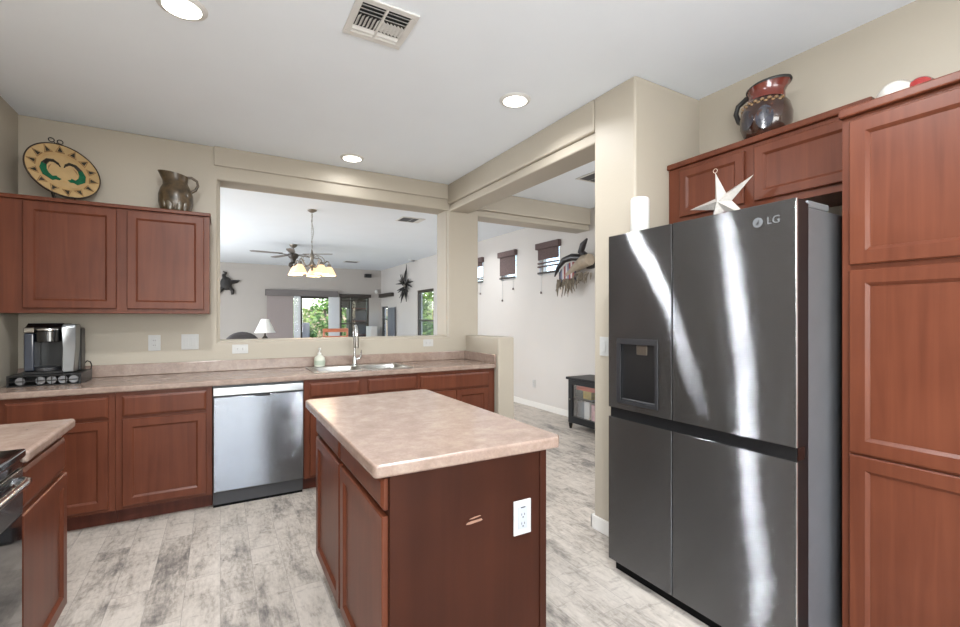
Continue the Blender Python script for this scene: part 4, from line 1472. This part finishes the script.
# ------------------------------------------------------------------ family room things
# vertical blind over the sliding door
t = thing('vertical_blind', 'grey vertical blind drawn over the left half of the sliding door', 'blind', (1.95, FAR - 0.08, 0))
MB().box(1.02, 2.86, FAR - 0.13, FAR - 0.002, 1.955, 2.115).build('valance', M['blinddark'], t, bevel=0.004)
for k in range(8):
    x = 1.06 + k * 0.080
    MB().prism([(x, FAR - 0.05), (x + 0.084, FAR - 0.062), (x + 0.084, FAR - 0.060), (x, FAR - 0.048)], (0, 0, 0.03), (1, 0, 0), (0, 1, 0), (0, 0, 1), 1.924).build('vane', M['blindgrey'], t)
t = thing('vertical_blind', 'pale stacked vertical blind at the left of the open door leaf', 'blind', (1.78, FAR - 0.09, 0))
for k in range(5):
    x = 1.715 + k * 0.034
    MB().prism([(x, FAR - 0.075), (x + 0.026, FAR - 0.09), (x + 0.028, FAR - 0.088), (x + 0.002, FAR - 0.073)], (0, 0, 0.03), (1, 0, 0), (0, 1, 0), (0, 0, 1), 1.92).build('vane', M['blindlight'], t)
t = thing('vertical_blind', 'pale stacked vertical blind between sliding door and dark window', 'blind', (2.76, FAR - 0.07, 0))
for k in range(7):
    x = 2.62 + k * 0.042
    MB().prism([(x, FAR - 0.04), (x + 0.038, FAR - 0.062), (x + 0.041, FAR - 0.060), (x + 0.003, FAR - 0.038)], (0, 0, 0.03), (1, 0, 0), (0, 1, 0), (0, 0, 1), 1.92).build('vane', M['blindlight'], t)
t = thing('window_valance', 'dark narrow valance above the dark far window', 'valance', (3.36, FAR - 0.04, 1.96))
MB().box(2.925, 3.82, FAR - 0.08, FAR - 0.002, 1.955, 2.03).build('box', M['darkframe'], t, bevel=0.004)
MB().box(2.925, 3.82, FAR - 0.09, FAR - 0.002, 2.0305, 2.045).build('top_cap', M['iron'], t, bevel=0.003)
t = thing('window_valance', 'dark valance over the corner window on the long wall', 'valance', (HX - 0.05, 12.4, 1.96))
MB().box(HX - 0.10, HX - 0.002, 11.9, 12.98, 1.96, 2.05).build('box', M['darkframe'], t, bevel=0.004)
MB().box(HX - 0.11, HX - 0.002, 11.9, 12.98, 2.0505, 2.062).build('top_cap', M['iron'], t, bevel=0.003)
t = thing('folding_screen', 'slate grey panel standing against the long wall by the corner window', 'screen', (HX - 0.06, 12.2, 0))
MB().box(HX - 0.06, HX - 0.025, 11.70, 12.28, 0.0305, 1.655).build('panel', M['slate'], t, bevel=0.004)
for y in (11.80, 12.18):
    MB().box(HX - 0.14, HX - 0.016, y - 0.02, y + 0.02, 0.0, 0.03).build('foot', M['iron'], t)
t = thing('storage_cabinet', 'white narrow storage cabinet in the far corner', 'cabinet', (3.78, 12.72, 0))
MB().box(3.66, 3.86, 12.5, 12.94, 0, 1.13).build('body', M['white'], t, bevel=0.004)
for z0, z1 in ((0.05, 0.40), (0.42, 0.77), (0.79, 1.11)):
    MB().box(3.68, 3.84, 12.485, 12.4995, z0, z1).build('drawer', M['trim'], t, bevel=0.003)
t = thing('wall_speaker', 'small black wall speaker high above the dark far window', 'speaker', (3.72, FAR - 0.07, 2.58))
MB().box(3.63, 3.81, FAR - 0.16, FAR - 0.03, 2.54, 2.64).build('case', M['black'], t, bevel=0.008)
MB().box(3.69, 3.75, FAR - 0.03, FAR - 0.001, 2.57, 2.61).build('bracket', M['iron'], t)
t = thing('motion_sensor', 'small white motion sensor on the far wall near the corner', 'sensor', (3.99, FAR - 0.03, 2.12))
MB().ball((3.99, FAR - 0.035, 2.14), (0.05, 0.03, 0.06), 14, 8).build('case', M['white'], t, smooth=60)
MB().box(3.965, 4.015, FAR - 0.012, FAR - 0.001, 2.09, 2.19).build('mount', M['trim'], t)

# black metal lizard-like wall sculpture
t = thing('wall_sculpture', 'black metal creature sculpture on the far wall at left', 'wall art', (0.22, FAR - 0.04, 2.2))
MB().ball((0.13, FAR - 0.06, 2.23), (0.13, 0.03, 0.17), 16, 10).build('body', M['iron'], t, smooth=60)
for path in ([(0.10, 2.35), (0.08, 2.44), (0.13, 2.50), (0.06, 2.53)], [(0.20, 2.27), (0.32, 2.28), (0.42, 2.30), (0.36, 2.25)], [(0.20, 2.14), (0.27, 2.06), (0.27, 1.96), (0.31, 1.99)], [(0.05, 2.12), (-0.02, 2.02), (-0.05, 1.95)]):
    MB().tube([(x, FAR - 0.05, z) for x, z in path], [0.055, 0.045, 0.032, 0.012][:len(path)], 8).build('limb', M['iron'], t, smooth=60)
MB().lathe([(0.0, 0.0), (0.035, 0.0), (0.03, 0.012), (0.0, 0.014)], (0, 0, 0), 14).build('white_disc', M['white'], t)
o = [c for c in t.children if c.name.startswith('white_disc')][0]
o.data.transform(Matrix.Translation((0.15 - 0.22, -0.055, 0.02)) @ Matrix.Rotation(PI / 2, 4, 'X') @ Matrix.Translation((0, 0, 0)))

# stick burst sculpture on the long wall
t = thing('wall_sculpture', 'black starburst of metal sticks on the long wall', 'wall art', (HX - 0.04, 10.9, 2.22))
random.seed(5)
for k in range(22):
    a = 2 * PI * k / 22 + random.uniform(-0.12, 0.12)
    r1 = random.uniform(0.34, 0.50)
    ry = 1.5
    y0 = 10.95 + random.uniform(-0.08, 0.08)
    z0 = 2.20 + random.uniform(-0.06, 0.06)
    d = HX - 0.03 - 0.05 * random.random()
    c, sn = math.cos(a) * ry, math.sin(a)
    if abs(c) > 0.75:
        r1 *= 0.75
    MB().tube([(d, y0 + 0.05 * c, z0 + 0.05 * sn), (d, y0 + r1 * 0.5 * c, z0 + r1 * 0.5 * sn), (d - 0.02, y0 + r1 * c, z0 + r1 * sn)], [0.02, 0.022, 0.006], 6).build('stick', M['iron'], t, smooth=60)
MB().ball((HX - 0.09, 10.85, 2.18), (0.03, 0.05, 0.05), 12, 8).build('centre_boss', M['nickel'], t, smooth=60)

# table lamp on an end table, armchair, bar chair
t = thing('end_table', 'round dark end table under the white-shaded lamp', 'table', (0.82, 10.5, 0))
MB().lathe([(0.0, 0.56), (0.27, 0.56), (0.28, 0.575), (0.27, 0.59), (0.0, 0.59)], (0.82, 10.5, 0), 28).build('tabletop', M['darkframe'], t, smooth=40)
for q in range(3):
    a = 2 * PI * q / 3
    MB().tube([(0.82 + 0.10 * math.cos(a), 10.5 + 0.10 * math.sin(a), 0.56), (0.82 + 0.22 * math.cos(a), 10.5 + 0.22 * math.sin(a), 0.0)], [0.02, 0.015], 8).build('leg', M['darkframe'], t, smooth=50)
t = thing('table_lamp', 'table lamp with white cone shade in the family room', 'lamp', (0.82, 10.5, 0.5905))
MB().lathe([(0.0, 0.5908), (0.09, 0.5908), (0.085, 0.61), (0.05, 0.65), (0.085, 0.75), (0.10, 0.82), (0.06, 0.94), (0.02, 0.99), (0.012, 1.1), (0.0, 1.12)], (0.82, 10.5, 0), 20).build('base', M['darkframe'], t, smooth=50)
MB().lathe([(0.205, 1.05), (0.075, 1.335), (0.072, 1.335), (0.202, 1.05)], (0.82, 10.5, 0), 28, cap=False).build('lamp_shade', plain('white_lamp_shade', (236, 234, 228), 0.8, 0.02), t, smooth=40)
MB().tube([(0.82, 10.5, 1.12), (0.82, 10.5, 1.345)], 0.005, 6).build('harp', M['nickel'], t)
t = thing('armchair', 'dark grey round-backed armchair left of the table lamp', 'armchair', (0.36, 9.3, 0))
fab = plain('dark_grey_upholstery', (66, 62, 62), 0.9, 0.1, 60)
m = MB()
bp_ = [(-0.30, 0.45)] + [(-0.30 + 0.0 + 0.30 * (1 - math.cos(PI * k / 12)), 0.86 + 0.24 * math.sin(PI * k / 12)) for k in range(13)] + [(0.30, 0.45)]
m.prism([(0.36 + p[0], p[1]) for p in bp_], (0, 9.52, 0), (1, 0, 0), (0, 0, 1), (0, 1, 0), 0.16)
m.build('backrest', fab, t, bevel=0.05, seg=4, smooth=50)
MB().box(0.02, 0.70, 8.95, 9.52, 0.15, 0.36).build('base', fab, t, bevel=0.03, seg=3)
MB().box(0.06, 0.66, 8.93, 9.51, 0.361, 0.48).build('seat', fab, t, bevel=0.04, seg=3)
for x0 in (-0.06, 0.66):
    MB().box(x0 - 0.001, x0 + 0.119, 8.95, 9.60, 0.15, 0.62).build('armrest', fab, t, bevel=0.04, seg=3)
for x in (0.06, 0.66):
    for y in (9.02, 9.46):
        MB().tube([(x, y, 0.15), (x, y, 0)], [0.025, 0.018], 8).build('leg', M['darkframe'], t)
t = thing('bar_chair', 'reddish wooden bar chair back showing above the pass-through sill', 'chair', (1.58, 7.1, 0))
bw_ = wood('reddish_chair_wood', (150, 92, 72), (188, 130, 108), (3, 26, 26))
MB().box(1.38, 1.78, 6.92, 7.30, 0.62, 0.665).build('seat', bw_, t, bevel=0.008)
for x in (1.385, 1.745):
    MB().tube([(x + 0.015, 7.28, 0), (x + 0.015, 7.28, 0.66), (x + 0.015, 7.30, 1.19)], 0.017, 8).build('leg', bw_, t, smooth=50)
    MB().tube([(x + 0.015, 6.945, 0), (x + 0.015, 6.945, 0.62)], 0.017, 8).build('leg', bw_, t, smooth=50)
for z0, z1 in ((1.135, 1.192), (1.02, 1.075), (0.90, 0.955)):
    MB().box(1.384, 1.776, 7.285, 7.315, z0, z1).build('back_rail', bw_, t, bevel=0.006)
for y in (6.945, 7.28):
    MB().tube([(1.40, y, 0.25), (1.76, y, 0.25)], 0.011, 8).build('stretcher', bw_, t)

# ------------------------------------------------------------------ hall: shades on the high windows
def shade(label, y0, y1, zfab, slats, cords):
    t = thing('roman_blind', label, 'blind', (HX, (y0 + y1) / 2, 2.2))
    zt, zb = 2.462, 2.02
    MB().box(HX - 0.055, HX - 0.001, y0 - 0.028, y1 + 0.028, 2.372, zt).build('valance', M['woven'], t, bevel=0.003)
    MB().box(HX - 0.022, HX - 0.014, y0, y1, zfab, 2.3715).build('fabric', M['woven'], t)
    for z in slats:
        MB().box(HX - 0.030, HX - 0.008, y0, y1, z - 0.010, z + 0.012).build('slat', M['woven'], t)
    MB().box(HX - 0.030, HX - 0.008, y0 - 0.005, y1 + 0.005, zb - 0.012, zb + 0.016).build('bottom_rail', M['darkframe'], t, bevel=0.003)
    for y, z in cords:
        c = MB().tube([(HX - 0.012, y, zb - 0.01), (HX - 0.012, y, z + 0.03)], 0.0022, 5).build('cord', M['lightgrey'], t)
        MB().lathe([(0.004, z + 0.032), (0.011, z + 0.02), (0.015, z), (0.0, z - 0.004)], (HX - 0.018, y, 0), 10).build('tassel', M['woven'], c, smooth=50)
    return t


shade('brown woven window shade mostly raised, nearest the skull on the hall wall', 4.925, 5.40, 2.215, (2.165, 2.115), ((5.33, 1.72),))
shade('brown woven window shade lowered over the middle hall window', 6.00, 6.46, 2.07, (), ((6.39, 1.64), (6.07, 1.82)))
shade('brown woven window shade partly hidden by the wall post', 7.05, 7.55, 2.30, (2.09, 2.06), ((7.13, 1.79),))

# decorated skull on the hall wall
t = thing('cow_skull', 'decorated cow skull with dark horns and straw fringe on the hall wall', 'wall art', (HX - 0.12, 4.42, 2.05))
bone = plain('bone', (160, 146, 128), 0.6, 0.15)
m = MB()
sec = [(4.30, 2.16, 0.085, 0.075), (4.40, 2.15, 0.10, 0.085), (4.52, 2.10, 0.075, 0.07), (4.64, 2.04, 0.05, 0.05), (4.74, 1.99, 0.035, 0.035)]
m.loops([[(HX - 0.13 + rx * math.cos(2 * PI * k / 14), y, z + rz * math.sin(2 * PI * k / 14)) for k in range(14)] for y, z, rx, rz in sec])
m.build('skull', bone, t, smooth=60)
horn = plain('dark_horn', (36, 32, 34), 0.35, 0.3)
MB().tube([(HX - 0.15, 4.36, 2.22), (HX - 0.17, 4.42, 2.27), (HX - 0.19, 4.36, 2.35), (HX - 0.2, 4.28, 2.41), (HX - 0.2, 4.44, 2.36)][:4], [0.035, 0.045, 0.04, 0.012], 10).build('horn', horn, t, smooth=60)
MB().tube([(HX - 0.15, 4.40, 2.19), (HX - 0.19, 4.56, 2.215), (HX - 0.21, 4.70, 2.19), (HX - 0.21, 4.82, 2.10), (HX - 0.20, 4.90, 1.99)], [0.05, 0.048, 0.040, 0.028, 0.010], 10).build('horn', horn, t, smooth=60)
striped = [plain('red_stripe_cloth', (150, 82, 80), 0.8), plain('grey_blue_cloth', (134, 138, 158), 0.8), plain('white_cloth', (206, 200, 200), 0.8), plain('dark_cloth', (70, 66, 80), 0.8)]
m = MB()
nb = 10
for k in range(nb):
    m.mi = (3, 1, 2, 0, 2, 1, 0, 2, 0, 3)[k]
    ya, yb = 4.86 - 0.33 * k / nb, 4.86 - 0.33 * (k + 1) / nb
    top = lambda y: 2.03 + 0.13 * math.sin((4.88 - y) / 0.36 * PI * 0.62)
    bot = lambda y: 1.91 + 0.05 * (4.86 - y)
    x = HX - 0.16
    m.loops([[(x, ya, bot(ya)), (x, ya, top(ya)), (x + 0.012, ya, top(ya)), (x + 0.012, ya, bot(ya))], [(x - 0.004 * (k % 2), yb, bot(yb)), (x - 0.004 * (k % 2), yb, top(yb)), (x + 0.012, yb, top(yb)), (x + 0.012, yb, bot(yb))]])
m.build('striped_cloth', striped, t)
straw = plain('straw_fringe', (122, 112, 98), 0.9, 0.3, 30)
m = MB()
random.seed(11)
for k in range(70):
    y = 4.30 + 0.58 * random.random()
    top = 1.93 + 0.02 * random.random() + (0.06 if y < 4.55 else 0)
    ln_ = random.uniform(0.08, 0.24) * (1.1 if y > 4.6 else 0.6)
    x = HX - 0.10 - 0.10 * random.random()
    m.tube([(x, y, top), (x - 0.01, y + random.uniform(-0.02, 0.03), top - ln_ * 0.5), (x - 0.01, y + random.uniform(-0.03, 0.06), top - ln_)], [0.009, 0.010, 0.003], 5)
fr_ = m.build('straw_fringe', straw, t, smooth=60)
fr_['kind'] = 'stuff'
MB().box(HX - 0.06, HX - 0.001, 4.34, 4.44, 2.06, 2.16).build('wall_hook', M['iron'], t)
t.location.y -= 0.11
t.location.z -= 0.07

# hall cabinet
t = thing('console_cabinet', 'black glass-door console cabinet against the hall wall', 'cabinet', (3.92, 3.72, 0))
HX0, HY0, HY1 = 3.725, 3.10, 4.27
bk = plain('black_painted_wood', (14, 14, 16), 0.4, 0.1, spec=0.25)
MB().box(HX0 - 0.02, HX - 0.016, HY0 - 0.025, HY1 + 0.03, 0.60, 0.632).build('top', bk, t, bevel=0.008)
m = MB()
m.box(HX - 0.035, HX - 0.02, HY0, HY1, 0.07, 0.599)
m.box(HX0 + 0.02, HX - 0.035, HY0, HY0 + 0.02, 0.07, 0.599)
m.box(HX0 + 0.02, HX - 0.035, HY1 - 0.02, HY1, 0.07, 0.599)
m.box(HX0 + 0.02, HX - 0.035, HY0 + 0.02, HY1 - 0.02, 0.07, 0.14)
m.box(HX0 + 0.02, HX - 0.035, HY0 + 0.02, HY1 - 0.02, 0.58, 0.599)
m.box(HX0 + 0.03, HX - 0.035, HY0 + 0.02, HY1 - 0.02, 0.365, 0.38)
m.build('carcass', bk, t)
for y in (HY0 + 0.022, HY1 - 0.022):
    for x in (HX0 + 0.022, HX - 0.045):
        MB().tube([(x, y, 0.0695), (x, y, 0.04), (x, y, 0.0)], [0.032, 0.030, 0.020], 4).build('leg', bk, t)
my = (HY0 + HY1) / 2
for y0, y1 in ((HY0, my - 0.002), (my + 0.002, HY1)):
    m = MB()
    for a0, a1, c0, c1 in ((y0, y0 + 0.075, 0.075, 0.597), (y1 - 0.075, y1, 0.075, 0.597), (y0 + 0.075, y1 - 0.075, 0.545, 0.597), (y0 + 0.075, y1 - 0.075, 0.075, 0.155)):
        m.box(HX0, HX0 + 0.0195, a0, a1, c0, c1)
    d = m.build('door', bk, t)
    MB().box(HX0 + 0.008, HX0 + 0.011, y0 + 0.0755, y1 - 0.0755, 0.1555, 0.5445).build('pane', M['smoke'], d)
    ky = y1 - 0.035 if y0 > my else y0 + 0.035
    MB().ball((HX0 - 0.010, ky, 0.36), (0.010, 0.010, 0.010), 12, 8).build('knob', M['nickel'], d, smooth=60)
m0 = plain('red_orange_box', (176, 78, 56), 0.6)


def item(name, label, cat, x0, x1, y0, y1, z0, z1, mat, capmat=None):
    t = thing(name, label, cat, ((x0 + x1) / 2, (y0 + y1) / 2, z0))
    MB().box(x0, x1, y0, y1, z0, z1 - 0.012).build('case', mat, t, bevel=0.003)
    MB().box(x0 - 0.002, x1 + 0.002, y0 - 0.002, y1 + 0.002, z1 - 0.0115, z1).build('lid', capmat or mat, t, bevel=0.002)


item('storage_box', 'red and orange flat box on the console shelf', 'box', 3.79, 4.02, 3.80, 4.20, 0.478, 0.53, m0)
item('storage_box', 'yellow and green box under the red box on the shelf', 'box', 3.80, 4.00, 3.95, 4.09, 0.381, 0.476, plain('olive_yellow_box', (158, 138, 52), 0.6, 0.2))
item('storage_box', 'dark green box beside the yellow box on the shelf', 'box', 3.80, 4.00, 4.10, 4.20, 0.381, 0.476, plain('dark_green_box', (58, 66, 52), 0.6, 0.2))
item('storage_box', 'tall white box at the console cabinet bottom', 'box', 3.80, 4.00, 3.98, 4.07, 0.141, 0.35, M['white'])
item('storage_box', 'grey-blue box left of the white box in the console', 'box', 3.82, 4.00, 4.09, 4.21, 0.141, 0.33, plain('grey_blue_box', (134, 142, 150), 0.5, 0.2))
item('storage_box', 'pink and white box right of the white box in the console', 'box', 3.80, 4.00, 3.76, 3.95, 0.141, 0.33, plain('pink_box', (206, 168, 170), 0.6, 0.25, 30))

# ------------------------------------------------------------------ outside: ground, patio, wall, planting
lawn = plain('lawn_green', (96, 122, 58), 0.9, 0.3, 6)
patio = plain('patio_concrete', (176, 168, 156), 0.8, 0.08, 3)
struct(MB().box(-8, 16, 13.2, 24, -0.16, -0.05).build('ground_lawn', lawn))
struct(MB().box(4.3, 16, -6, 13.2, -0.16, -0.05).build('ground_side', lawn))
struct(MB().box(0.2, 6.0, 13.21, 16.9, -0.049, -0.02).build('patio_slab', patio))
t = thing('garden_wall', 'tan block wall behind the garden shrubs', 'wall', (4, 22, -0.05))
MB().box(-4, 13, 21.9, 22.1, -0.05, 1.75).build('blockwork', plain('tan_block', (184, 160, 132), 0.9, 0.1, 8), t)
MB().box(-4, 13, 21.86, 22.14, 1.7505, 1.82).build('coping', plain('pale_coping', (200, 182, 158), 0.9), t)
t = thing('patio_roof', 'dark wooden patio roof with white posts outside the far window', 'patio roof', (3.9, 14.2, 0))
MB().box(3.15, 5.9, 13.25, 16.8, 2.2, 2.32).build('deck', M['darkframe'], t)
MB().box(3.40, 5.9, 16.5, 16.72, 1.74, 2.199).build('beam', M['darkframe'], t)
for x in (3.50, 5.3):
    MB().box(x - 0.06, x + 0.06, 16.55, 16.67, -0.0195, 1.739).build('post', M['trim'], t, bevel=0.004)
t = thing('patio_shelf', 'dark shelf unit on the patio behind the far window', 'shelf', (4.1, 15.0, -0.02))
MB().box(3.55, 4.7, 14.78, 14.82, -0.0195, 1.7).build('back', M['darkframe'], t)
for z in (0.3, 0.8, 1.25, 1.65):
    MB().box(3.55, 4.7, 14.45, 14.78, z, z + 0.04).build('board', M['wooddark'], t)
for x in (3.55, 4.66):
    MB().box(x, x + 0.04, 14.45, 14.7795, -0.0195, 1.7).build('side', M['darkframe'], t)

leafm = [plain('leaf_green', (88, 128, 52), 0.55, 0.35, 6), plain('leaf_light_green', (142, 168, 84), 0.55, 0.3, 6), plain('leaf_dark_green', (56, 92, 44), 0.6, 0.35, 6)]
bark = plain('bark', (92, 74, 58), 0.9, 0.2)


def shrub(label, x, y, h, r, n, mi, seed):
    rnd = random.Random(seed)
    t = thing('shrub', label, 'shrub', (x, y, -0.049), group='garden shrubs')
    m = MB()
    for k in range(4):
        a = 2 * PI * k / 4 + rnd.random()
        m.tube([(x, y, -0.049), (x + 0.2 * r * math.cos(a), y + 0.2 * r * math.sin(a), h * 0.4), (x + 0.5 * r * math.cos(a), y + 0.5 * r * math.sin(a), h * 0.75)], [0.04, 0.028, 0.01], 6)
    m.build('stem', bark, t)
    m = MB()
    for k in range(n):
        u = rnd.uniform(-1, 1)
        a = rnd.uniform(0, 2 * PI)
        q = math.sqrt(1 - u * u)
        rr3 = rnd.uniform(0.55, 1.0) * (1 + 0.22 * math.sin(3 * a + seed) * math.cos(4 * u))
        c = Vector((x + r * q * math.cos(a) * rr3, y + r * q * math.sin(a) * rr3, h * 0.56 + h * 0.44 * u * rr3))
        d1 = Vector((rnd.uniform(-1, 1), rnd.uniform(-1, 1), rnd.uniform(-0.6, 0.6))).normalized()
        d2 = d1.cross(Vector((rnd.uniform(-1, 1), rnd.uniform(-1, 1), rnd.uniform(-1, 1)))).normalized()
        s = rnd.uniform(0.07, 0.13)
        m.mi = rnd.choice((0, 0, 1))
        m._f([m.bm.verts.new(c - d1 * s), m.bm.verts.new(c + d2 * s * 0.4), m.bm.verts.new(c + d1 * s), m.bm.verts.new(c - d2 * s * 0.4)])
    m.build('foliage', [leafm[mi], leafm[1]], t)


for q, (x, y, h, r, n, mi, lab) in enumerate(((1.9, 17.2, 2.3, 0.95, 1600, 1, 'light green shrub seen through the left part of the glass door'), (3.95, 18.9, 2.6, 1.0, 1600, 0, 'mid green shrub seen through the right part of the glass door'),
                                             (2.45, 15.6, 1.1, 0.38, 900, 2, 'low dark shrub in front of the taller door shrubs'), (1.2, 20.3, 2.6, 1.2, 1200, 0, 'green shrub at the left behind the sliding door'),
                                             (5.9, 13.3, 2.4, 0.75, 1400, 1, 'light green shrub outside the side window'), (7.6, 16.0, 2.6, 1.1, 1200, 0, 'green shrub behind the side window shrub'),
                                             (5.1, 11.9, 1.5, 0.55, 900, 0, 'low green shrub close outside the side window'), (5.7, 20.0, 2.8, 0.8, 1100, 2, 'dark shrub beyond the patio shelf'))):
    shrub(lab, x, y, h, r, n, mi, q + 20)
t = thing('patio_chair', 'pale grey patio chair outside the sliding glass door', 'chair', (2.15, 14.5, -0.02))
MB().box(1.93, 2.33, 14.3, 14.7, 0.36, 0.40).build('seat', M['lightgrey'], t, bevel=0.01)
MB().box(1.93, 2.33, 14.255, 14.2995, 0.42, 1.22).build('backrest', M['lightgrey'], t, bevel=0.02)
for x in (1.95, 2.31):
    MB().tube([(x, 14.275, -0.019), (x, 14.275, 0.45)], 0.015, 8).build('leg', M['lightgrey'], t)
    MB().tube([(x, 14.68, -0.019), (x, 14.68, 0.36)], 0.015, 8).build('leg', M['lightgrey'], t)
